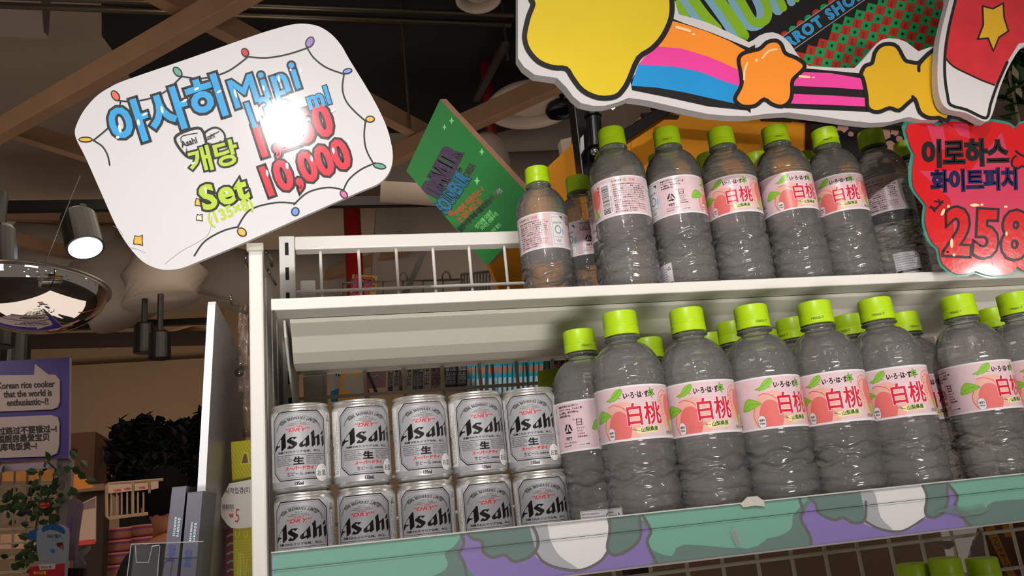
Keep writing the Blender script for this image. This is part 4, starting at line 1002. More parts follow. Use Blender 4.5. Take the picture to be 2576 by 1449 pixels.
# ribbon with blue letters
def off_line(t, d): x, y = 1950+t*math.cos(.60), 131-t*math.sin(.60)*1.02; return (x+d*math.sin(.60), y+d*math.cos(.60))
for k in range(12): q = off_line(20+24*k, -20); p.disc(q[0], q[1], 11, CKR if k % 2 else CKG, 1, 12)
p.poly([off_line(0,-22), off_line(330,-22), off_line(330,22), off_line(0,22)], SGY, 2); p.poly([off_line(0,-20), off_line(330,-20), off_line(330,20), off_line(0,20)], INK, 3)
q = off_line(34, 12); p.text('RROT SHOPPING', q[0], q[1], 36, mat('banner_sky', (.45,.70,.85), .4), 4, 34.5, .055, 0, 1.0, 1.05, 1.22); p.text('RROT SHOPPING', q[0], q[1], 36, BLU, 5, 34.5, .03, 0, 1.0, 1.05, 1.22)
LM2 = mat('banner_lime', (.50, .68, .10), .4, vary=.08, vscale=10); SKY = mat('banner_pale_blue', (.47, .64, .72), .4)
for pts, w in (([(1700,10),(1722,45)], 26), ([(1712,-40),(1760,30),(1800,76)], 34), ([(1775,-40),(1826,30),(1868,92)], 34), ([(1836,-40),(1868,20),(1894,58),(1922,52),(1926,20),(1904,-30)], 30), ([(1940,-40),(1966,22)], 28), ([(1990,-40),(2000,2)], 22)):
    p.stroke([(x-9, y+3) for x, y in pts], w, SKY, 2, False, 4); p.stroke([(x+5, y-2) for x, y in pts], w-9, LM2, 3, False, 4)
under(p.build('print', plane_map(YK-.0001, .00012), None), ck, bl)

# ================================================================== RED SCALLOPED PRICE SIGN (bottom right)
YR = .742
bl = at(2460, 500, YR); rs = thing('red_price_sign', 'red scalloped price sign in clear film, hand lettered in black and navy', 'sign', bl)
ro = [(2285,350),(2279,326),(2286,311),(2322,309),(2344,311),(2361,317),(2374,310),(2396,306),(2431,308),(2446,312),(2458,319),(2472,311),(2496,306),(2528,311),(2542,316),(2553,325),(2562,314),(2580,308),(2640,312),(2660,330),(2660,690),(2620,680),(2590,682),(2572,680),(2559,671),(2548,684),(2531,692),(2498,694),(2474,689),(2455,682),(2436,688),(2410,690),(2395,684),(2383,674),(2372,664),(2366,650),(2364,636),(2361,623),(2348,612),(2338,596),(2330,572),(2327,556),(2328,541),(2331,517),(2320,502),(2307,486),(2298,470),(2295,450),(2296,420),(2302,389),(2292,372)]
FILM = mat('clear_film_teal', (.25, .66, .58), .12, alpha=.45)
film = [(2460+(x-2460)*1.045-3, 500+(y-500)*1.035) for x, y in ro]
under(MB().plate([at(x, y, YR+.0015) for x, y in film], (0, .0004, 0), FILM).build('clear_film'), rs, bl)
RSG = mat('sign_red', (.80, .08, .11), .16, coat=1.0, vary=.06, vscale=40, bump=.25, bscale=120)
under(MB().plate([at(x, y, YR) for x, y in ro], (0, .001, 0), RSG).build('card'), rs, bl)
PKD = mat('sign_rose', (.78, .22, .34), .18, coat=1.0); NVY = mat('ink_navy', (.05, .09, .28), .25, coat=.8); IKT = mat('ink_teal_black', (.03, .10, .11), .25, coat=.8)
p = Print(clip=[(2270,300),(2655,300),(2655,700),(2270,700)])
def st5(x, y, R, a, m, L):
    p.poly([(x+(R if i % 2 == 0 else R*.42)*math.sin(math.radians(a+36*i)), y-(R if i % 2 == 0 else R*.42)*math.cos(math.radians(a+36*i))) for i in range(10)], m, L)
p.poly([(2312,430),(2440,430),(2520,332),(2545,420),(2655,425),(2655,520),(2560,600),(2500,674),(2480,610),(2400,590),(2390,500)], PKD, 1)
p.poly([(2330,312),(2372,318),(2385,380),(2350,370)], PKD, 1); p.poly([(2395,312),(2436,310),(2440,350),(2412,340)], PKD, 1)
p.text('이로하스', 2318, 414, 76, IKT, 3, 1.5, .055, 0, .80, .95, .97)
p.stroke([(2556,392),(2548,400),(2546,416),(2560,424),(2572,418),(2590,422),(2600,405),(2590,388),(2574,392),(2556,380)], 5, IKT, 3, False, 3)
p.text('화이트피치', 2343, 478, 58, NVY, 3, 2, .06, 0, .84, 1.0, .97)
p.bubble('2580', 2376, 636, 168, RSG, 4, -3, .74, .95, .028, .036, IKT, 1.16)
for pts in ([(2372,505),(2352,528)], [(2362,502),(2366,516)], [(2372,510),(2352,506)], [(2342,518),(2352,532)], [(2358,524),(2340,522)]): p.stroke(pts, 4, IKT, 3)
for (x, y, a, b, r) in ((2372,534,4,10,25),(2386,519,4,4,0),(2452,516,12,4,0),(2470,515,4,3,0),(2394,612,4,13,0),(2400,641,4,4,0),(2530,520,5,3,0),(2532,588,3,6,0)): p.disc(x, y, a, HL, 6, 12, b, math.radians(r))
under(p.build('lettering', plane_map(YR-.0001, .00010), None), rs, bl)

# ================================================================== GREEN SOUVENIR BOARD
YG = 1.16
bl = at(1180, 450, YG); sb = thing('souvenir_board', 'green hand-painted souvenir board leaning diagonally behind the rack rail', 'sign', bl)
go = [(1107,250),(1022,430),(1218,660),(1227,666),(1330,560),(1340,500)]
fr = [at(x, y, YG) for x, y in go]
SBG = mat('board_bright_green', (.02, .42, .14), .4, vary=.05, vscale=20); SBE = mat('board_edge_tan', (.60, .45, .35), .7, vary=.15, vscale=40)
under(MB().plate(fr, (.011, .007, .005), SBG, SBE).build('board'), sb, bl)
p = Print(clip=[(1107,250),(1022,430),(1222,664),(1340,560),(1340,500)])
ux, uy = math.cos(math.radians(46)), math.sin(math.radians(46))
PDK = mat('board_dark_violet', (.22, .13, .26), .4); BDK = mat('board_slate_blue', (.10, .38, .52), .4); OBR = mat('board_rust', (.62, .30, .12), .4); PLG = mat('board_pale_green', (.45, .78, .45), .5); BDG = mat('board_black_green', (.03, .14, .12), .4)
p.bubble('TRAVELER', 1101, 505, 35, PDK, 1, 62, .86, 2.0, .075, .05, INK, .95)
p.bubble('SOUVENIR', 1122, 540, 33, BDK, 3, 56, .72, 1.6, .06, .05, INK, .95)
p.text('in', 1154, 436, 19, INK, 3, 45, .05, .2); p.text('KOREA', 1172, 458, 17, INK, 3, 58, .05, .2, .85, 1.4)
for k, (s, x, y, z_, a, m) in enumerate([('막', 1135, 548, 17, 40, OBR), ('카페에 어울리는~!', 1150, 545, 15, 44, OBR), ('굿 컬러 빼곤 걸!', 1158, 562, 14, 44, OBR), ('일반여행객에서볼로장농여기서!!', 1158, 584, 13, 44, INK), ('인기상품 모음전', 1200, 576, 10, 46, PLG), ('외국인 선물추천', 1214, 580, 10, 46, PLG), ('대박 할인', 1240, 588, 9, 46, PLG)]):
    p.text(s, x, y, z_, m, 3, a, .04, 0, .85, 1.25)
for (x, y, r) in ((1136,304,7),(1118,320,6),(1212,382,7),(1200,455,8)): p.poly([(x,y-r*1.4),(x+r*.35,y-r*.3),(x+r,y),(x+r*.35,y+r*.3),(x,y+r*1.4),(x-r*.35,y+r*.3),(x-r,y),(x-r*.35,y-r*.3)], PLG, 2)
under(p.build('lettering', plane_map(YG-.0001, .00015), None), sb, bl)

# ================================================================== YELLOW BOARDS, BLACK STAND, FLORAL PACK behind the top shelf
YEB = mat('yellow_card', (.90, .58, .05), .6, vary=.06, vscale=10)
bl = at(1350, 560, 1.32)
yb_ = tag(MB().plate([at(x, y, 1.32) for x, y in [(1450,352),(1312,482),(1222,640),(1280,790),(1500,800),(1500,352)]], (0, .02, 0), YEB).build('yellow_board'), 'yellow board with a slanted left edge behind the black stand', 'board')
tag(MB().plate([at(x, y, 1.26) for x, y in [(1480,420),(1610,296),(1700,288),(2092,296),(2100,520),(1480,520)]], (0, .02, 0), YEB).plate([at(x, y, 1.255) for x, y in [(1588,312),(1600,306),(1622,470),(1600,520),(1590,520)]], (0, .004, 0), YEB).build('yellow_carton'), 'yellow carton flap standing behind the tall top-shelf bottles', 'box')
bl = at(1470, 420, 1.2); bs = thing('black_stand', 'black metal stand with a clamp joint behind the first tall bottle', 'stand', bl)
def bsx(mb, n, sm=False): return under(mb.build(n, smooth=sm), bs, bl)
a, b = at(1466, 270, 1.22), at(1470, 640, 1.22)
bevel(bsx(MB().bar((a.x, 1.22, 1.2), (b.x, 1.22, -1.42), .034, .03, BLKM), 'post'), .002)
bevel(bsx(MB().bar(at(1496, 395, 1.20), at(1690, 268, 1.20), .028, .02, BLKM), 'arm'), .002)
bsx(MB().bar(at(1640, 262, 1.20), at(2320, 318, 1.20), .016, .016, BLKM), 'crossbar')
c0, c1_ = at(1492, 292, 1.17), at(1498, 372, 1.17)
bsx(MB().tube([c0, c1_], .0125, BLKM, 24), 'clamp_cylinder', False)
bsx(MB().tube([at(1491, 286, 1.168), at(1492, 294, 1.168)], .0145, BLKM, 24), 'clamp_ring')
bsx(MB().tube([at(1498, 362, 1.168), at(1499, 372, 1.168)], .0145, BLKM, 24), 'clamp_ring')
CHR = mat('bolt_chrome', (.75, .78, .82), .2, 1.0)
bsx(MB().tube([at(1491, 276, 1.165), at(1491, 288, 1.165)], .009, CHR, 6), 'bolt'); bsx(MB().sphere(at(1496, 381, 1.155), .007, CHR, 12, 8), 'bolt', True)
bsx(MB().tube([at(1540, 272, 1.16), at(1544, 269, 1.16)], .003, LENS, 10), 'indicator_light')
bsx(MB().plate([at(x, y, 1.17) for x, y in [(1468,338),(1460,348),(1460,390),(1470,375)]], (0, .002, 0), mat('tag_pale', (.72,.70,.68), .6)), 'label_tab')
tag(MB().plate([at(x, y, 1.19) for x, y in [(1614,284),(1640,282),(1710,290),(1708,296),(1620,294)]], (0, .008, 0), BLKM).build('binder_clip'), 'small black clip above the second tall top-shelf bottle', 'clip')
tag(MB().plate([at(x, y, 1.19) for x, y in [(1912,290),(2000,296),(1996,303),(1920,300)]], (0, .008, 0), BLKM).build('binder_clip'), 'small black clip above the fourth tall top-shelf bottle', 'clip')
tag(MB().plate([at(x, y, 1.36) for x, y in [(1410,352),(1437,345),(1437,368),(1415,386)]], (0, .02, 0), mat('tissue_pale', (.78,.70,.62), .7)).build('paper_scrap'), 'small pale paper scrap left of the black stand', 'paper')
bl = at(2190, 360, 1.22); fl = thing('floral_pack', 'black pack with pale pink floral print behind the sixth tall bottle', 'pack', bl)
under(MB().plate([at(x, y, 1.24) for x, y in [(2040,290),(2100,286),(2300,326),(2320,520),(2040,520)]], (0, .03, 0), mat('pack_black', (.04,.035,.035), .5)).build('pack_body'), fl, bl)
p = Print(); random.seed(12); FLP = mat('floral_pink', (.70, .52, .47), .5, vary=.1, vscale=40)
for (x, y, r) in [(2096,302,10),(2120,318,16),(2104,345,8),(2225,335,20),(2250,330,12),(2238,372,18),(2262,350,9),(2215,352,12),(2262,372,12),(2140,338,8),(2205,380,14),(2085,330,9),(2232,400,14)]:
    p.poly([(x+r*random.uniform(.7,1.25)*math.cos(a*PI/5), y+r*random.uniform(.6,1.1)*math.sin(a*PI/5)) for a in range(10)], FLP, 1)
under(p.build('print', plane_map(1.2398, .0001), None), fl, bl)

# foliage at the upper right
LEAF = mat('leaf_dark_green', (.10, .26, .08), .5, vary=.4, vscale=30); LEAFP = mat('leaf_pale', (.66, .60, .50), .6)
def foliage(name, parent, pts, n, r, m, seed, spread):
    random.seed(seed); mb = MB()
    for _ in range(n):
        c = Vector(random.choice(pts))+Vector((random.gauss(0,1), random.gauss(0,1), random.gauss(0,1)))*spread
        d = Vector((random.gauss(0,1), random.gauss(0,.5)-.4, random.gauss(0,1))).normalized(); s = d.cross(Vector((0,0,1))).normalized(); R = r*random.uniform(.7,1.3); nr = s.cross(d)*R*.18
        mb.add([c-d*R, c-d*R*.3+s*R*.6+nr, c+d*R*.3+s*R*.55+nr, c+d*R, c+d*R*.3-s*R*.55+nr, c-d*R*.3-s*R*.6+nr], [(0,1,2,3), (0,3,4,5)], m)
    o = mb.build(name, parent, fix=False); o['kind'] = 'stuff'; return o
v = at(2560, 200, 1.35); fo_ = thing('artificial_plant', 'dark leafy artificial plant at the right edge beside the rounded board', 'plant', (v.x, v.y, v.z))
foliage('leaf_mass', fo_, [(0,0,.03),(.01,0,-.02),(-.02,0,-.05),(.03,0,.05)], 90, .02, LEAF, 4, .025)
MB().tube([(-.03,.0,-.12),(-.02,0,0),(.01,0,.1)], .003, LEAFP, 6).build('stem', fo_)
for (dx, dz) in ((-.035,.0),(-.04,-.045),(-.02,-.06)): MB().plate([(dx,-.03,dz+.018),(dx+.01,-.03,dz),(dx+.004,-.03,dz-.018),(dx-.008,-.03,dz-.004)], (0,.001,0), LEAFP).build('petal', fo_)

ORD = ['first','second','third','fourth','fifth','sixth','seventh','eighth','ninth','tenth','eleventh','twelfth','thirteenth','fourteenth','fifteenth','sixteenth','seventeenth','eighteenth','nineteenth','twentieth']
# ================================================================== GOODS HANGING BEHIND THE LOWER WIRE GRID
def slab(name, px, Y, lab, cat, m, group=None, th=.004, deco=None, medge=None):
    """thin pack given by its front outline on the plane Y"""
    bx_, by_ = sum(q[0] for q in px)/len(px), sum(q[1] for q in px)/len(px); b = at(bx_, by_, Y)
    t = thing(name, lab, cat, b, 0, group)
    under(MB().plate([at(x, y, Y) for x, y in px], (0, th, 0), m, medge).build('pack_body'), t, b)
    if deco:
        p = Print(clip=None); deco(p); under(p.build('print', plane_map(Y-.0001, .0001), None), t, b)
    return t
PWH = mat('pouch_white', (.74,.73,.74), .4, bump=.4, bscale=60); PBL = mat('pouch_blue', (.06,.50,.72), .35); PTN = mat('pouch_beige', (.76,.72,.66), .5, bump=.3, bscale=60); POR = mat('pouch_orange', (.93,.66,.28), .45)
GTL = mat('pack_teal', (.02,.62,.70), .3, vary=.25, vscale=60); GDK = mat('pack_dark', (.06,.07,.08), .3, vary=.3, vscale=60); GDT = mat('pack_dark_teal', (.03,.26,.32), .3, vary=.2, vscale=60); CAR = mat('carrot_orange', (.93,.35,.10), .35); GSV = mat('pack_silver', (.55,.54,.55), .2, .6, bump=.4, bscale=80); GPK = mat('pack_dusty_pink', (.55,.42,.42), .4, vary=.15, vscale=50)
slab('white_pouch', [(826,916),(866,914),(858,1010),(832,1012)], 1.16, 'white and blue pouch hanging behind the grid, leftmost', 'pouch', PWH, None, .006, lambda p: (p.poly([(826,918),(832,918),(834,938),(827,932)], PBL, 1), p.text('TU', 842, 946, 13, NVY, 2, 0, .05), p.poly([(832,985),(858,975),(858,1010),(833,1011)], PBL, 1)))
slab('orange_pouch', [(862,908),(925,905),(918,1000),(850,1012)], 1.14, 'beige pouch with orange patches behind the grid', 'pouch', PTN, None, .006, lambda p: (p.poly([(860,908),(870,908),(874,932),(880,938),(866,950),(856,1000),(850,1010)], POR, 1), p.smooth([(886,942),(896,934),(906,936),(904,946),(890,946)], POR, 1, 3), p.smooth([(855,984),(872,980),(884,990),(905,1000),(880,1008),(856,1008)], POR, 1, 3)))
t = slab('steel_tool_pack', [(928,908),(972,904),(970,975),(926,978)], 1.15, 'dusty pink tool pack with steel bars behind the grid', 'pack', GPK, None, .006, lambda p: (p.poly([(930,930),(968,926),(968,932),(930,936)], GSV, 1), p.stroke([(936,950),(950,944),(960,952)], 3, GSV, 1), p.stroke([(944,906),(936,924)], 4, GSV, 2)))
slab('black_zip_strap', [(910,912),(916,908),(950,985),(944,990)], 1.13, 'black strap hanging diagonally before the dusty pink pack', 'strap', BLKM)
random.seed(21)
xs_dark = [(984,GDK),(998,GSV),(1012,GDK),(1030,GSV),(1046,GDT),(1060,GDK),(1075,GSV),(1092,GPK),(1104,GPK),(1126,GDK),(1137,GDK),(1147,GDK),(1158,GDK),(1168,GDK)]
for i, (x, m) in enumerate(xs_dark):
    y = 903-(x-984)*.03; slab('boxed_snack', [(x-6,y),(x+6,y-1),(x+6-2,y+84),(x-6-2,y+85)], 1.15+.006*(i % 3), ORD[i]+' slim '+('black' if m is GDK else 'silver' if m is GSV else 'dark teal' if m is GDT else 'dusty pink')+' snack pack behind the grid, counted from the dusty pink tool pack', 'pack', m, 'dark and silver snack packs', .010,
        (lambda X, Y_, M: (lambda p: (p.text('맛있는 과자', X+3, Y_+70, 12, INK if M in (GPK, GSV) else GSV, 1, 88, .02), p.poly([(X-4,Y_+30),(X+4,Y_+29),(X+4,Y_+34),(X-4,Y_+35)], GSV if M is GDK else GDK, 1))))(x, y, m))
xs_teal = [1180,1190,1203,1216,1234,1246,1258,1270,1283,1297,1310,1323,1336,1350,1362,1380,1398,1416,1436,1452]
for i, x in enumerate(xs_teal):
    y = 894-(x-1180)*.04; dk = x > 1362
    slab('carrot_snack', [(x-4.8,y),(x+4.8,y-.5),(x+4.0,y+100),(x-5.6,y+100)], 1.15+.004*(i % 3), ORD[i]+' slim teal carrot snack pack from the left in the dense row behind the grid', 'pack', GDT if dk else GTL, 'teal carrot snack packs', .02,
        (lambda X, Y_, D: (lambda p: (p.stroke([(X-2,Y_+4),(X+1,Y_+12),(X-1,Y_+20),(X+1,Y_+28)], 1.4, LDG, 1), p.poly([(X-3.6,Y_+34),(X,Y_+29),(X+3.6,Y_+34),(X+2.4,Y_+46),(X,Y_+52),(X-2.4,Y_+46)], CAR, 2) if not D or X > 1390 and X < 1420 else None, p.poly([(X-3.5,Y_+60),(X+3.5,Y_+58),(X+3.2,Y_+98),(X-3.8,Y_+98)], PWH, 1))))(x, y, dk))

# seen through the upper wire grid
slab('good_luck_card', [(887,690),(949,694),(944,770),(878,764)], 2.3, 'small orange card with a pink character behind the upper wire grid', 'sign', OCH, None, .01, lambda p: (p.text('好', 884, 742, 54, INK, 1, -3, .11), p.text('好', 884, 742, 54, mat('card_pink', (.86,.30,.40), .5), 2, -3, .06)))
WG = mat('basket_wire_grey', (.42,.39,.36), .4, .4)
def wirebasket(name, x0, x1, y, Y, lab, n, hoops, h=46, slope=-.03):
    b = at(x0, y, Y); t = thing(name, lab, 'basket', b); f = lambda x, yy: at(x, yy+slope*(x-x0), Y)
    def wb(pts): under(MB().tube(pts, .0028, WG, 6).build('wire', smooth=True), t, b)
    wb([f(x0, y), f(x1, y)]); wb([f(x0, y+h), f(x1, y+h)])
    for k in range(n+1): xx = x0+(x1-x0)*k/n; wb([f(xx, y), f(xx-2, y+h)])
    for hx in hoops: wb([f(hx, y), f(hx+1, y-14), f(hx+6, y-20), f(hx+14, y-20), f(hx+19, y-14), f(hx+22, y)])
wirebasket('wire_basket', 862, 1165, 712, 2.0, 'low grey wire basket with hoops seen through the upper grid', 6, (1004, 1112))
wirebasket('wire_basket', 1160, 1232, 690, 1.9, 'taller grey wire basket beside the yellow board, seen through the grid', 9, (), 60, -.1)
tag(MB().bar(at(1068, 628, 3.0), at(1018, 745, 3.0), .035, .02, BLKM).build('dark_strut'), 'dark diagonal strut behind the upper wire grid', 'strut')

# yellow sachet beneath the strip
slab('yellow_snack_bag', [(2470,1330),(2500,1318),(2576,1310),(2600,1449),(2450,1449)], 1.10, 'brown and yellow snack bag under the right end of the price strip', 'pack', mat('bag_brown', (.30,.16,.10), .4, vary=.3, vscale=30), None, .01,
     lambda p: (p.poly([(2476,1328),(2500,1322),(2556,1449),(2536,1449)], mat('bag_yellow', (.62,.42,.05), .45), 1), p.text('ハンドドール', 2496, 1352, 15, INK, 2, -66, .03), p.poly([(2520,1320),(2540,1320),(2545,1350),(2528,1352)], mat('bag_yellow', (.6,.4,.05)), 1)))
tag(MB().plate([at(x, y, 1.0) for x, y in [(2376,1362),(2396,1360),(2402,1372),(2388,1382),(2372,1370)]], (0, .01, 0), mat('light_tag', (.42,.38,.34), .6)).build('paper_tag'), 'small pale tag in the dark under the price strip', 'tag')
slab('clear_sachet', [(2470,1334),(2480,1400),(2478,1449),(2445,1449),(2440,1400),(2452,1360)], 1.02, 'crumpled clear sachet hanging under the strip left of the yellow bag', 'pouch', mat('sachet_film', (.42,.36,.33), .25, vary=.3, vscale=40, bump=.8, bscale=40))

# ================================================================== LEFT OF THE RACK: end board, leaflets, hanging goods
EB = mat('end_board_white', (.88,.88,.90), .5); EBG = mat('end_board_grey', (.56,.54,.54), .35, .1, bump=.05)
b = at(530, 900, .70); eb = thing('end_board', 'tall thin white board edge-on left of the rack post, rounded at the top', 'panel', b)
def ebp(x, y, Y): return at(x, y, Y)
fl_, bl_ = [(519,1480),(521,1000),(521,760)], None
prof_y = [(.700,0),(.700,0)]
def ebx(zf): return None
P0, P1 = at(523, 757, .70), at(484, 1449, .70)
dX = (P1.x-P0.x)/(P1.z-P0.z)
def eb_pt(y, z, s=0): return (P0.x+dX*(z-P0.z)+s, y, z)
pro = [(.70,-.30),(.70,P0.z-.004),(.703,P0.z),(.735,P0.z-.001),(.80,P0.z-.002),(.86,P0.z-.008),(.905,P0.z-.022),(.935,P0.z-.045),(.952,P0.z-.075),(.958,P0.z-.11),(.958,-.30)]
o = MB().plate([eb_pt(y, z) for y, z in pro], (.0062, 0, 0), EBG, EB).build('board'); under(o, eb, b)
under(MB().box((0,0,0),(.0001,.0001,.0001),EB).build('x'), eb, b); bpy.data.objects.remove(bpy.data.objects['x'])
b = at(430, 1400, .66)
hold = thing('leaflet_holder', 'clear acrylic leaflet holder at the bottom left, half empty', 'holder', b)
ACR = mat('acrylic_clear', (.3,.3,.31), .05, alpha=.12); ACE = mat('acrylic_edge', (.55,.55,.56), .2); DKB = mat('holder_dark_back', (.12,.105,.10), .5)
def hd(mb, n): return under(mb.build(n), hold, b)
hd(MB().plate([at(x, y, .66) for x, y in [(330,1370),(512,1362),(500,1500),(316,1500)]], (0, .002, 0), ACR), 'front_pane')
hd(MB().plate([at(x, y, .70) for x, y in [(338,1372),(398,1371),(396,1500),(325,1500)]], (0, .002, 0), DKB), 'back_pane')
for pts in ([(330,1369),(512,1362)], [(341,1372),(343,1415),(374,1415),(383,1374),(401,1371)], [(330,1370),(320,1449),(318,1480)], [(402,1373),(396,1449),(394,1480)]):
    hd(MB().tube([at(x, y, .6595) for x, y in pts], .0004, ACE, 6), 'edge')
BXG = mat('box_slate_grey', (.30,.29,.34), .35, .2, vary=.06, vscale=80, bump=.08); BXD = mat('box_slate_side', (.16,.15,.19), .4); BXB = mat('box_print_blue', (.10,.13,.48), .4)
def slimbox(x0t, x1t, yt, x0b, x1b, lab, sidex):
    b = at((x0t+x1t)/2, 1400, .685); t = thing('slim_carton', lab, 'box', b, 0, 'slim grey cartons in the leaflet holder')
    f = [at(x0t, yt, .685), at(x1t, yt-4, .685), at(x1b, 1490, .675), at(x0b, 1490, .675)]
    bk = [v+Vector((.004, .045, .0)) for v in f]
    under(MB().add(f+bk, [(0,1,2,3)], BXG).add(f+bk, [(4,7,6,5),(0,4,5,1),(1,5,6,2),(2,6,7,3),(3,7,4,0)], BXD).build('carton'), t, b)
    under(MB().plate([f[0]+Vector((0,-.0003,0)), f[1]+Vector((0,-.0003,0)), f[1]+Vector((0,-.0003,-.0009)), f[0]+Vector((0,-.0003,-.0009))], (0,.0005,0), GSV).build('lid_edge'), t, b)
    p = Print(); r = -92.5-4.2
    p.text('GOODBYE', x1t-20, yt+76, 6.6, GLOW, 1, r, .03, 0, 1.25, 1.1, 1.35); p.text('HANGOVER', x1t-29, yt+75, 6.6, GLOW, 1, r, .03, 0, 1.1, 1.1, 1.35)
    p.text('강마새', x1t-42, yt+142, 17, BXB, 1, r, .05, 0, .95, 1.15)
    p.stroke([(x1t-37,yt+150),(x1t-44,yt+158),(x1t-40,yt+170),(x1t-44,yt+180)], 1.2, BXB, 1, False, 4)
    under(p.build('print', lambda x, y, L: at(x, y, .685-.010*max(0, (y-yt))/(1490-yt)-.0002-L*.0001), None), t, b)
slimbox(433, 469, 1226, 404, 441, 'slim grey carton with white vertical lettering, left one standing taller', 500)
slimbox(472, 510, 1239, 450, 488, 'slim grey carton with white vertical lettering, right one beside the white board', 510)
# hooks
HOOK = mat('hook_chrome', (.55,.53,.50), .15, .9)
def hook(pts, Y, lab):
    v = at(*pts[0], Y); t = tag(MB().tube([at(x, y, Y+dy) for (x, y), dy in zip(pts, [0,.004,.01,.02,.03,.04,.05])], .0016, HOOK, 8).build('wire_hook', smooth=True), lab, 'hook')
hook([(579,743),(583,760),(592,775),(604,783),(620,788)], .78, 'bent wire hook left of the post beside the rounded board top')
hook([(664,631),(674,640),(682,655),(684,669)], .80, 'curved wire hook on the inner side of the post, upper one')
hook([(673,677),(680,690),(688,705),(693,716)], .82, 'curved wire hook on the inner side of the post, lower one')
hook([(620,640),(617,655),(621,672)], .80, 'small wire hook sticking out left of the post top')
CLB = mat('clear_bag', (.56,.48,.43), .12, alpha=.6, bump=.9, bscale=50)
def baggy(pts, Y, lab):
    b = at(pts[0][0], pts[0][1], Y); t = thing('hanging_bag', lab, 'bag', b); mb = MB(); n = 14; P = []
    # crumpled film between left and right borders
    Lx, Rx = pts[0], pts[1]
    for i in range(n+1):
        for j in range(7):
            f = i/n; y = Lx[1]+(pts[2][1]-Lx[1])*f; xl = Lx[0]+(pts[2][0]-Lx[0])*f; xr = Rx[0]+(pts[3][0]-Rx[0])*f
            P.append(at(xl+(xr-xl)*j/6, y, Y+.006*math.sin(j*2.3+i*.9)+.004*math.cos(i*1.7)))
    mb.add(P, [(i*7+j, i*7+j+1, (i+1)*7+j+1, (i+1)*7+j) for i in range(n) for j in range(6)], CLB)
    o = under(mb.build('bag_film', smooth=True), t, b); return t
baggy([(600,762),(622,755),(598,985),(630,985)], .82, 'crumpled clear plastic bag hanging left of the post')
t = baggy([(612,800),(628,795),(610,1100),(636,1100)], .86, 'long clear plastic pouch hanging behind the post edge')
tag(MB().lathe([(.0006,-.001),(.0032,-.0015),(.0042,0),(.0042,.001),(.0005,.002)], HOOK, 20).build('rivet', smooth=True), 'small chrome rivet on the clear bag left of the post', 'rivet').matrix_world = Matrix.Translation(at(602, 938, .80))@Matrix.Rotation(PI/2, 4, 'X')
# yellow transparent ruler template
YT = .80; b = at(608, 1250, YT); yt_ = thing('yellow_template', 'yellow transparent plastic template hanging left of the post', 'template', b)
YTM = mat('template_yellow', (.72,.68,.16), .2, alpha=.92, coat=.4); YTL = mat('template_line', (.86,.84,.30), .25)
def y2(mb, n): return under(mb.build(n), yt_, b)
y2(MB().plate([at(x, y, YT) for x, y in [(581,1112),(634,1106),(640,1206),(584,1212)]], (0,.0012,0), YTM), 'upper_plate'); y2(MB().plate([at(x, y, YT) for x, y in [(586,1300),(640,1300),(648,1480),(588,1480)]], (0,.0012,0), YTM), 'lower_plate')
p = Print(clip=[(581,1112),(634,1106),(640,1206),(584,1212)])
for k in range(16): p.stroke([(570+7*k,1100),(585+7*k,1125),(640+7*k,1225)] if False else [(540+8*k,1100),(600+8*k,1215)], .7, YTL, 1)
p.clip = None; p.stroke([(614,1138),(605,1168),(627,1166),(622,1140)], 1.6, YTL, 2, True); p.poly([(613,1142),(608,1165),(624,1164),(620,1142)], mat('hole_brown', (.40,.29,.26), .6), 2)
for (x, y) in ((597,1344),(618,1344)): p.stroke([(x-5,y-8),(x-4,y+4),(x,y+9),(x+4,y+4),(x+5,y-8)], 1.6, YTL, 2, False, 3)
for k in range(12): p.stroke([(592,1362+7*k),(632,1358+7*k)], .5, YTL, 1)
for pts in ([(598,1449),(600,1400),(604,1396),(606,1440),(606,1460)], [(603,1460),(604,1400),(608,1394),(612,1400),(614,1460)], [(616,1460),(622,1410)]): p.stroke(pts, 1.4, YTL, 2, False, 3)
under(p.build('engraving', plane_map(YT-.0001, .0001), None), yt_, b)
slab('price_tag', [(577,1216),(600,1212),(635,1205),(636,1298),(632,1326),(600,1330),(582,1328),(572,1320),(557,1300),(553,1275),(557,1254)], .79, 'crumpled white price tag with a red number hanging left of the post', 'tag', mat('tag_white', (.84,.82,.79), .6, bump=.5, bscale=60), None, .0008,
     lambda p: (p.text('사각접경(미', 566, 1242, 15, INK, 1, 3, .01, 0, .86, 1.15), [p.poly([(560+x_, 1269), (560+x_+w, 1269), (560+x_+w, 1281), (560+x_, 1281)], INK, 1) for x_, w in ((0,1.2),(2.5,.8),(4.2,1.6),(7,.7),(9,1.8),(12,.9),(14,1.4),(17,.8),(19,1.5),(22,1.0),(25,1.6),(27.5,.9))], p.text('4902145940007', 561, 1285, 4.2, INK, 1, -2, 0), p.text('5', 590, 1314, 50, CRED, 2, -2, .0, 0, .52), p.text('₩', 578, 1304, 16, CRED, 2, 12, .02, 0, .7, 1.0)))
slab('red_card', [(574,1330),(588,1328),(590,1490),(562,1490),(566,1440),(562,1420),(546,1412),(558,1392),(562,1360),(556,1336)], .83, 'dark red scalloped card behind the yellow template', 'card', mat('card_dark_red', (.46,.04,.07), .4), None, .001,
     lambda p: [p.stroke([(572,1350+22*k),(580,1345+22*k),(588,1345+22*k)], 5, SGY, 1) or p.stroke([(572,1355+22*k),(580,1351+22*k),(588,1351+22*k)], 3, INK, 2) for k in range(5)])

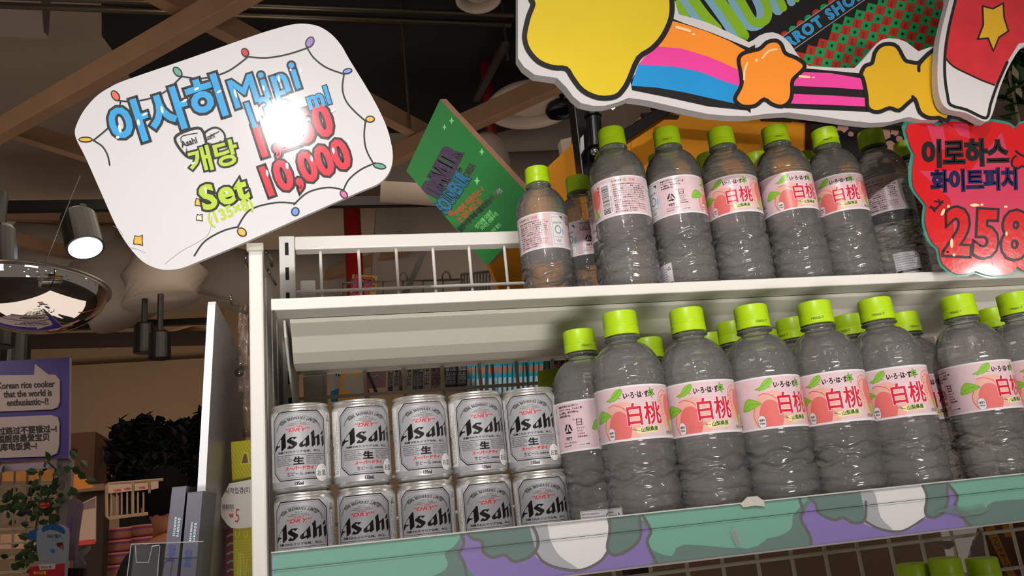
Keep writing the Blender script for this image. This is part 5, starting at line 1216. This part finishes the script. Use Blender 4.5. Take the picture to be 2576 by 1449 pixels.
# ================================================================== LEFT BACKGROUND
PSG = mat('purple_sign_board', (.27,.20,.55), .45); BUB = mat('bubble_white', (.74,.68,.67), .5); TXD = mat('sign_text_dark', (.16,.13,.16), .5)
YP = 2.6; b = at(80, 1150, YP); rc = thing('rice_cooker_sign', 'purple sign with two white speech bubbles about rice cookers', 'sign', b)
o = under(MB().plate([at(x, y, YP) for x, y in [(-120,915),(175,899),(173,1150),(-120,1170)]], (0, .02, 0), PSG, mat('sign_edge_lilac', (.55,.50,.62), .5)).build('board'), rc, b)
for k, pts in enumerate([[(-120,945),(86,943),(88,915),(122,942),(140,943),(150,955),(150,1010),(145,1024),(130,1030),(-120,1040)], [(-120,1055),(130,1044),(145,1050),(149,1065),(148,1120),(143,1140),(125,1148),(-120,1156)]]):
    under(MB().plate([at(x, y, YP-.006) for x, y in pts], (0, .006, 0), BUB).build('speech_bubble'), rc, b)
p = Print()
p.text('Korean rice cooker', 137, 973, 22, TXD, 1, 2.2, .025, 0, .82, 1.05, align='R'); p.text('that the world is', 130, 995, 22, TXD, 1, 2.2, .025, 0, .82, 1.05, align='R'); p.text('enthusiastic~!!', 121, 1017, 22, TXD, 1, 2.2, .025, 0, .82, 1.05, align='R')
p.text('走过路过不要错过~!', 142, 1085, 20, TXD, 1, 3, .03, 0, .95, 1, align='R'); p.text('韩国厨房最爱宝贝', 124, 1106, 20, TXD, 1, 3, .03, 0, .95, 1, align='R'); p.text('福库电饭煲~!', 92, 1128, 20, TXD, 1, 3, .03, 0, .95, 1, align='R')
under(p.build('lettering', plane_map(YP-.0065, .0004), None), rc, b)
tag(MB().bar(at(-120, 1186, YP), at(142, 1170, YP), .03, .018, mat('ledge_lilac', (.62,.57,.64), .5)).build('sign_ledge'), 'pale ledge just below the purple sign', 'shelf')
# grey post and white grid
b = at(160, 1300, 2.62); gp = thing('display_post', 'grey upright post with peeling paint below the purple sign', 'post', b)
a1, a2 = at(161, 1152, 2.62), at(150, 1449, 2.62)
under(MB().plate([at(144,1152,2.62), at(166,1150,2.62), at(180,1157,2.62), at(170,1330,2.62), at(158,1600,2.62), at(136,1600,2.62), at(143,1300,2.62)], (0, .03, 0), mat('post_grey', (.50,.47,.45), .5, vary=.2, vscale=12)).build('post_face'), gp, b)
p = Print(); p.disc(153, 1220, 9, mat('paint_chip', (.36,.33,.30), .6), 1, 14, 14); p.smooth([(143,1262),(148,1270),(146,1310),(142,1318)], mat('paint_chip', (.36,.33,.30), .6), 1, 3); under(p.build('paint_chips', plane_map(2.619, .0005), None), gp, b)
gw = thing('white_wire_rack', 'white wire grid rack overgrown with ivy at the bottom left', 'rack', at(80, 1400, 2.66))
bg = at(80, 1400, 2.66); GWM = mat('wire_white', (.62,.56,.50), .5)
for k, x in enumerate((4, 38, 70, 102, -28)): under(MB().tube([at(x, 1180, 2.66), at(x-12+k*.0, 1520, 2.66)], .0032, GWM, 6).build('wire'), gw, bg)
for k, y in enumerate((1226, 1256, 1288, 1332, 1368, 1404, 1440)): under(MB().tube([at(-60, y+4, 2.655), at(142, y-8, 2.655)], .0032, GWM, 6).build('wire'), gw, bg)
# ivy: every leaf its own part
IVY = mat('ivy_green', (.13,.24,.08), .45, vary=.4, vscale=20); IVD = mat('ivy_dark', (.05,.12,.05), .5, vary=.3, vscale=20)
b = at(110, 1300, 2.6); iv = thing('ivy_vine', 'trailing ivy vine wound through the white wire rack', 'plant', b)
random.seed(31)
ivp = [(120,1148),(112,1168),(185,1142),(210,1166),(168,1180),(192,1182),(206,1196),(228,1210),(185,1236),(142,1190),(140,1210),(135,1225),(88,1215),(112,1232),(20,1250),(50,1248),(8,1180),(-5,1170)]
for k in range(72): ivp.append((random.gauss(105, 26), random.gauss(1262, 30)))
for k in range(26): ivp.append((random.gauss(40, 30), random.gauss(1262, 16)))
for k in range(30): ivp.append((random.gauss(75, 18), random.gauss(1395, 26)))
def leafmesh(m):
    mb = MB(); R = 1
    mb.add([(0,0,-1),(.62,.12,-.35),(.55,.10,.35),(0,0,1),(-.55,.10,.35),(-.62,.12,-.35)], [(0,1,2,3),(0,3,4,5)], m)
    return mb.build('leaf', fix=False)
L1, L2 = leafmesh(IVY), leafmesh(IVD)
for i, (x, y) in enumerate(ivp):
    o = (L1 if random.random() < .7 else L2).copy(); COL.objects.link(o); o.parent = iv; o.matrix_parent_inverse = Matrix.Translation(-b)
    Yl = random.uniform(2.5, 2.72) if i > 18 else 2.56
    s = random.uniform(.010, .017) if i > 18 else .016
    o.location = at(x, y, Yl); o.scale = (s, s, s); o.rotation_euler = (random.uniform(-.6,.6), random.uniform(-1.8,1.8), random.uniform(-.8,.8))
bpy.data.objects.remove(L1); bpy.data.objects.remove(L2)
for pts in ([(118,1160),(140,1180),(130,1230),(110,1270)], [(172,1172),(190,1185),(215,1200),(228,1208)], [(100,1270),(90,1330),(75,1400)]):
    under(MB().tube([at(x, y, 2.58) for x, y in pts], .0025, IVD, 6).build('stem'), iv, b)
v = at(112, 1271, 2.54); tag(MB().sphere(v, (.014,.012,.009), mat('berry_red', (.65,.10,.06), .4), 14, 10).build('red_flower', smooth=True), 'small red bud among the ivy leaves', 'flower')
# hanging goods in front of the ivy rack
def tub():
    b = at(122, 1370, 2.4); t = thing('white_tub', 'white and blue plastic pouch hanging before the ivy rack', 'pack', b)
    under(MB().plate([at(x, y, 2.4) for x, y in [(92,1336),(104,1324),(122,1319),(146,1320),(162,1330),(163,1345),(158,1450),(110,1450),(100,1420),(92,1380)]], (0,.04,0), mat('pouch_pale_blue', (.50,.55,.60), .35, bump=.3, bscale=30)).build('pack_body'), t, b)
    p = Print(clip=[(92,1319),(165,1319),(165,1450),(92,1450)]); p.smooth([(107,1326),(122,1319),(146,1320),(162,1331),(162,1343),(140,1334),(120,1332),(106,1338)], mat('pouch_cobalt', (.02,.28,.52), .4), 1, 3)
    p.text('미니 찜기', 118, 1352, 9, NVY, 2, 0, .02); p.poly([(142,1366),(158,1364),(156,1374),(150,1378),(142,1372)], INK, 2); p.disc(154, 1376, 4, CRED, 3); p.disc(131, 1385, 5, DBLUE, 2)
    under(p.build('print', plane_map(2.399, .0005), None), t, b)
tub()
slab('blue_pouch', [(72,1338),(92,1330),(104,1340),(104,1372),(84,1358),(72,1360)], 2.45, 'small deep blue pouch beside the white and blue one', 'pouch', mat('pouch_cobalt', (.02,.28,.52), .4), None, .02)
slab('crimson_pack', [(74,1426),(96,1424),(98,1434),(138,1432),(140,1420),(154,1418),(150,1500),(70,1500)], 2.36, 'crimson pack with a white tab at the bottom left', 'pack', mat('pack_crimson', (.62,.04,.15), .4), None, .03, lambda p: (p.poly([(97,1420),(139,1418),(138,1431),(100,1434)], BUB, 1), p.text('맛있는 쌀', 102, 1430, 7, TXD, 2, 2, .02), p.text('특가상품', 84, 1445, 9, mat('pack_gold', (.80,.62,.20), .5), 2, 2, .04)))
slab('folded_umbrella', [(172,1258),(186,1254),(200,1262),(202,1275),(192,1340),(186,1410),(160,1410),(166,1330)], 2.5, 'rolled mauve pack hanging right of the grey post', 'pack', mat('roll_mauve', (.36,.29,.36), .6, vary=.35, vscale=30), None, .03, lambda p: p.text('MADE IN', 178, 1345, 11, PSG, 1, 80, .02))
for k in range(6): slab('battery_card', [(161+9*k,1430),(168+9*k,1429),(167+9*k,1490),(158+9*k,1490)], 2.45, ORD[k]+' small dark wrapped stick from the left at the bottom left', 'pack', GDK, 'dark wrapped sticks in a row', .02)
slab('silver_wrap', [(186,1412),(200,1385),(215,1380),(226,1372),(224,1385),(206,1400),(214,1420),(190,1425)], 2.5, 'crumpled silver wrap beside the mauve roll', 'wrapper', GSV, None, .01)
for (x, y, w, h, c_, nm, lb) in [(-10,1345,86,34,(.80,.62,.50),'snack_carton','pale orange cartons block at the left edge'), (-20,1180,160,26,(.75,.50,.22),'orange_header','orange header board just under the purple sign'), (-20,1290,70,28,(.50,.42,.38),'white_red_bag','crumpled white and red bag at the left edge')]:
    slab(nm, [(x,y),(x+w,y-4),(x+w,y+h),(x,y+h+3)], 3.0, lb, 'box' if 'carton' in nm else ('sign' if 'header' in nm else 'bag'), mat(nm+'_m', c_, .6, vary=.25, vscale=20), None, .05)
# counter with white poster, brown cabinet
CABM = mat('cabinet_brown', (.42,.28,.20), .6, vary=.15, vscale=6); CABD = mat('cabinet_dark', (.20,.13,.10), .7)
YB2 = 5.2
b = at(230, 1230, YB2); cb = thing('brown_cabinet', 'tall brown wooden cabinet behind the ivy rack', 'cabinet', (b.x, b.y, -1.42))
tl, tr2, br_ = at(150, 1092, YB2), at(240, 1090, YB2), at(282, 1110, YB2+.5)
bc = Vector((b.x, b.y, -1.42))
under(MB().hexa([(tl.x,YB2,-1.42),(tr2.x,YB2,-1.42),(br_.x,YB2+.5,-1.42),(tl.x,YB2+.5,-1.42),(tl.x,YB2,tl.z),(tr2.x,YB2,tl.z),(br_.x,YB2+.5,tl.z),(tl.x,YB2+.5,tl.z)], CABM).build('carcass'), cb, bc)
for (x0_, x1_, y0_, y1_) in ((176,193,1130,1148), (248,256,1124,1168)): under(MB().plate([at(x, y, YB2-.01) for x, y in [(x0_,y0_),(x1_,y0_),(x1_,y1_),(x0_,y1_)]], (0,.01,0), CABD).build('recess'), cb, bc)
tag(MB().plate([at(x, y, 3.6) for x, y in [(150,1190),(200,1194),(226,1210),(234,1226),(150,1236)]], (0,.02,0), mat('header_orange', (.80,.50,.16), .55)).build('arched_header'), 'orange arched header board right of the grey post', 'sign')
slab('white_poster', [(200,1268),(241,1248),(240,1362),(190,1372)], 3.7, 'white poster with a red bottom band left of the wire tag rack', 'poster', mat('poster_white', (.74,.64,.57), .6), None, .01, lambda p: (p.poly([(192,1361),(240,1356),(240,1368),(191,1373)], mat('poster_red', (.80,.25,.22), .5), 1), p.poly([(202,1270),(240,1252),(240,1278),(201,1284)], mat('poster_mauve', (.50,.42,.42), .6), 1)))
tag(MB().box(tuple(at(190, 1238, 3.9)), tuple(at(262, 1228, 3.9)+Vector((0,.3,.02))), mat('counter_top', (.48,.36,.30), .4)).build('counter_top'), 'narrow counter top edge above the white poster', 'counter')
v = at(252, 1300, 3.95); tag(MB().box((v.x-.10, 3.95, -1.42), (v.x+.015, 4.03, at(250,1236,3.95).z), CABD).build('dark_column'), 'dark column right of the white poster', 'column')
tag(MB().box((at(262,1385,4.2).x+.06, 4.35, -1.42), (at(420,1385,4.2).x, 4.6, at(250,1385,4.2).z), mat('counter_brown', (.36,.26,.18), .7)).build('low_counter'), 'low brown counter behind the pink tubs', 'counter')
# artificial hedge
v = at(390, 1160, 4.9); hg = thing('hedge_wall', 'dark artificial hedge screen on the beige wall side', 'hedge', (v.x, v.y, v.z))
HM = mat('hedge_leaf', (.035,.05,.025), .7, vary=.4, vscale=10)
s_ = at(300, 1080, 4.9)-at(300, 1230, 4.9); hh = s_.z
pts = []; random.seed(8)
for _ in range(500): q = at(random.uniform(290, 530), random.uniform(1078, 1240)+0, 4.9); pts.append((q.x-v.x, 0, q.z-v.z))
for q_ in ((360,1070),(335,1080),(470,1072),(500,1065),(425,1082),(520,1050)): q = at(*q_, 4.85); pts += [(q.x-v.x, 0, q.z-v.z)]*14
foliage('leaf_mass', hg, pts, 4200, .035, HM, 9, .022)
o = under(MB().plate([at(x, y, 4.98) for x, y in [(300,1092),(540,1080),(540,1500),(300,1500)]], (0,.03,0), mat('hedge_back', (.05,.045,.035), .9)).build('backing'), hg, v)
# wire rack with price tags
YW = 3.4; b = at(330, 1260, YW); wr = thing('wire_tag_rack', 'pale wire rack with white price tags in front of the hedge', 'rack', b); WRM = mat('rack_cream', (.68,.57,.46), .5)
def wr_(pts, r=.004): under(MB().tube([at(x, y, YW) for x, y in pts], r, WRM, 6).build('wire'), wr, b)
wr_([(268,1222),(272,1217),(410,1206)], .005); wr_([(268,1222),(269,1298),(274,1303),(372,1292)], .006)
for x in (280,294,306,320,334,347,361): wr_([(x,1238),(x,1298)], .0035)
wr_([(334,1214),(334,1296)], .006); wr_([(376,1210),(376,1240)], .005)
for q in ([(271,1220),(331,1216),(331,1235),(272,1241)], [(338,1216),(372,1213),(372,1231),(339,1235)], [(379,1212),(398,1210),(398,1228),(380,1232)]):
    under(MB().plate([at(x, y, YW-.01) for x, y in q], (0,.004,0), mat('tag_peach', (.80,.68,.60), .6)).build('price_tag'), wr, b)
p = Print(); p.text('12,000', 285, 1236, 7, CRED, 1, 3, .03); p.text('5,800', 313, 1232, 7, CRED, 1, 3, .03); p.text('9,900', 350, 1230, 7, CRED, 1, 3, .03); under(p.build('tag_print', plane_map(YW-.0105, .0005), None), wr, b)
# stacked pink tubs
PKT = mat('tub_pink', (.56,.33,.50), .35, vary=.25, vscale=25); PKO = mat('tub_rim_orange', (.80,.46,.42), .4); PKL = mat('tub_label', (.66,.42,.36), .5, vary=.3, vscale=30)
def pinktub(px, py, lab, w=72):
    Y = 4.10; v = at(px, py, Y); r = w/2*v.length/FPX; h = 29*v.length/FPX
    t = thing('candy_tub', lab, 'tub', v, 0, 'pink tubs stacked behind the cartons')
    MB().lathe([(.001,-h*.5),(r*.74,-h*.5),(r*.93,h*.36),(r*.93,h*.4)], PKT, 32).build('tub_body', t, smooth=True)
    MB().lathe([(r*.93,h*.34),(r*1.0,h*.36),(r*1.0,h*.46),(r*.9,h*.48),(.001,h*.5)], PKO, 32).build('lid', t, smooth=True)
    MB().lathe([(r*.815,-h*.25),(r*.90,h*.18)], PKL, 32).build('label_band', t, smooth=True)
pinktub(308, 1344, 'top tub of the left pink tub stack'); pinktub(306, 1375, 'second tub of the left pink tub stack', 68); pinktub(304, 1406, 'third tub of the left pink tub stack', 66); pinktub(303, 1437, 'lowest visible tub of the left pink tub stack', 64); pinktub(368, 1336, 'top tub of the right pink tub stack beside the person'); pinktub(366, 1367, 'second tub of the right pink tub stack', 68)
# person seen from behind
SKIN = mat('skin', (.62,.40,.28), .55, vary=.06, vscale=12); HAIR = mat('hair_black', (.035,.025,.02), .85, spec=.1, bump=1.0, bscale=150, vary=.3, vscale=80); TEE = mat('shirt_black', (.05,.045,.05), .85, vary=.2, vscale=20); PANT = mat('trousers_dark', (.08,.08,.10), .85); SHOE = mat('shoe_dark', (.06,.05,.05), .5)
hv = at(410, 1268, 3.75); HX, HY, HZ = hv.x, hv.y, hv.z
pe = thing('person', 'dark-haired person in a black top seen from behind, looking down right', 'person', (HX+.06, HY, -1.42), 0)
def skin_body(name, verts, edges, radii, mats_fn, m_list, sub=2):
    me = bpy.data.meshes.new(name); me.from_pydata(verts, edges, []); o = bpy.data.objects.new(name, me); COL.objects.link(o)
    md = o.modifiers.new('skin', 'SKIN'); md.use_smooth_shade = True; sd = o.modifiers.new('sub', 'SUBSURF'); sd.levels = sub; sd.render_levels = sub
    for i, sv in enumerate(me.skin_vertices[0].data): sv.radius = radii[i] if isinstance(radii[i], tuple) else (radii[i], radii[i])
    me.skin_vertices[0].data[0].use_root = True
    bpy.context.view_layer.update(); ev = o.evaluated_get(bpy.context.evaluated_depsgraph_get()); m2 = bpy.data.meshes.new_from_object(ev)
    bpy.data.objects.remove(o)
    for m in m_list: m2.materials.append(m)
    for f in m2.polygons: f.material_index = mats_fn(f.center); f.use_smooth = True
    o = bpy.data.objects.new(name, m2); COL.objects.link(o); return o
zb = -1.42; base = Vector((HX+.06, HY, zb)); ht = HZ+.11-zb
S = ht/1.68
V = [(0,0,.92*S),(0,.0,1.10*S),(0,.0,1.28*S),(0,-.0,1.38*S),(-.02,.02,1.45*S),(-.045,.03,1.50*S),(-.06,.035,1.575*S),(-.06,.04,1.64*S),
     (-.17,0,1.36*S),(-.24,.03,1.10*S),(-.20,.20,.95*S),(-.18,.27,.93*S),
     (.17,0,1.36*S),(.24,.05,1.10*S),(.18,.24,.98*S),(.16,.31,.97*S),
     (-.09,0,.86*S),(-.10,.01,.48*S),(-.11,-.02,.08*S),(-.11,.11,.03*S),
     (.09,0,.86*S),(.10,.01,.48*S),(.11,-.02,.08*S),(.11,.11,.03*S)]
E_ = [(0,1),(1,2),(2,3),(3,4),(4,5),(5,6),(6,7),(3,8),(8,9),(9,10),(10,11),(3,12),(12,13),(13,14),(14,15),(0,16),(16,17),(17,18),(18,19),(0,20),(20,21),(21,22),(22,23)]
Rr = [(.15,.11),(.135,.10),(.155,.11),(.12,.09),.055,.055,(.082,.098),(.062,.075),.062,.045,.033,(.04,.02),.062,.045,.033,(.04,.02),.095,.062,.045,(.045,.03),.095,.062,.045,(.045,.03)]
def pm(c):
    if c.z > 1.415*S: return 1 if (c.z < 1.47*S and (c.x > .045 or c.x < -.125)) else 0
    if c.z > .90*S: return 0 if (abs(c.x) > .15 and c.y > .12) or (abs(c.x) > .2 and c.z < 1.12*S) else 1
    return 2 if c.z > .10*S else 3
body = skin_body('body', V, E_, Rr, pm, [SKIN, TEE, PANT, SHOE]); body.parent = pe
hc = Vector((-.058, .035, 1.60*S))
hair = MB(); random.seed(2)
n_, h_ = 28, 18; vs_ = []
for i in range(h_+1):
    for k in range(n_):
        th, ph = PI*i/h_, 2*PI*k/n_; x, y, z = math.sin(th)*math.cos(ph), math.sin(th)*math.sin(ph), math.cos(th)
        low = -.95 if y < .15 else -.2
        z2 = max(z, low*.75 if y < .15 else -.05)
        w = 1+.05*math.sin(7*ph+5*th)+random.uniform(-.02, .02)
        vs_.append((hc.x+x*.092*w, hc.y-.006+y*.108*w, hc.z+.012+z2*.118*w))
hair.add(vs_, [(i*n_+k, i*n_+(k+1)%n_, (i+1)*n_+(k+1)%n_, (i+1)*n_+k) for i in range(h_) for k in range(n_)], HAIR)
hair.build('hair', pe, smooth=True)
for sx_ in (-1, 1):
    MB().sphere((hc.x+sx_*.088, hc.y+.012, hc.z-.035), (.010,.020,.032), SKIN, 14, 10).build('ear', pe, smooth=True)
    MB().sphere((hc.x+sx_*.030, hc.y+.103, hc.z-.010), (.012,.007,.008), mat('eye_white', (.9,.9,.88), .3), 12, 8).build('eye', pe, smooth=True)
    for q, (dx, dz, ln) in enumerate(((-.022,0,.050),(-.008,.004,.060),(.006,.004,.056),(.018,0,.045))):
        ex = V[11] if sx_ < 0 else V[15]
        MB().tube([(ex[0]+dx, ex[1]+.01, ex[2]+dz), (ex[0]+dx, ex[1]+.01+ln*.55, ex[2]+dz-.004), (ex[0]+dx, ex[1]+.01+ln, ex[2]+dz-.022)], [.009,.008,.006], SKIN, 8).build('finger', pe, smooth=True)
    ex = V[11] if sx_ < 0 else V[15]
    MB().tube([(ex[0]-sx_*.02, ex[1]-.02, ex[2]), (ex[0]-sx_*.045, ex[1]+.005, ex[2]-.005), (ex[0]-sx_*.048, ex[1]+.03, ex[2]-.012)], [.011,.009,.007], SKIN, 8).build('thumb', pe, smooth=True)
MB().add([(hc.x-.012, hc.y+.10, hc.z-.045), (hc.x+.012, hc.y+.10, hc.z-.045), (hc.x, hc.y+.104, hc.z-.005), (hc.x, hc.y+.128, hc.z-.042)], [(0,1,2),(0,1,3),(1,2,3),(0,2,3)], SKIN).build('nose', pe)
MB().sphere((hc.x, hc.y+.094, hc.z-.070), (.022,.010,.006), mat('lip', (.55,.28,.25), .5), 14, 8).build('mouth', pe, smooth=True)
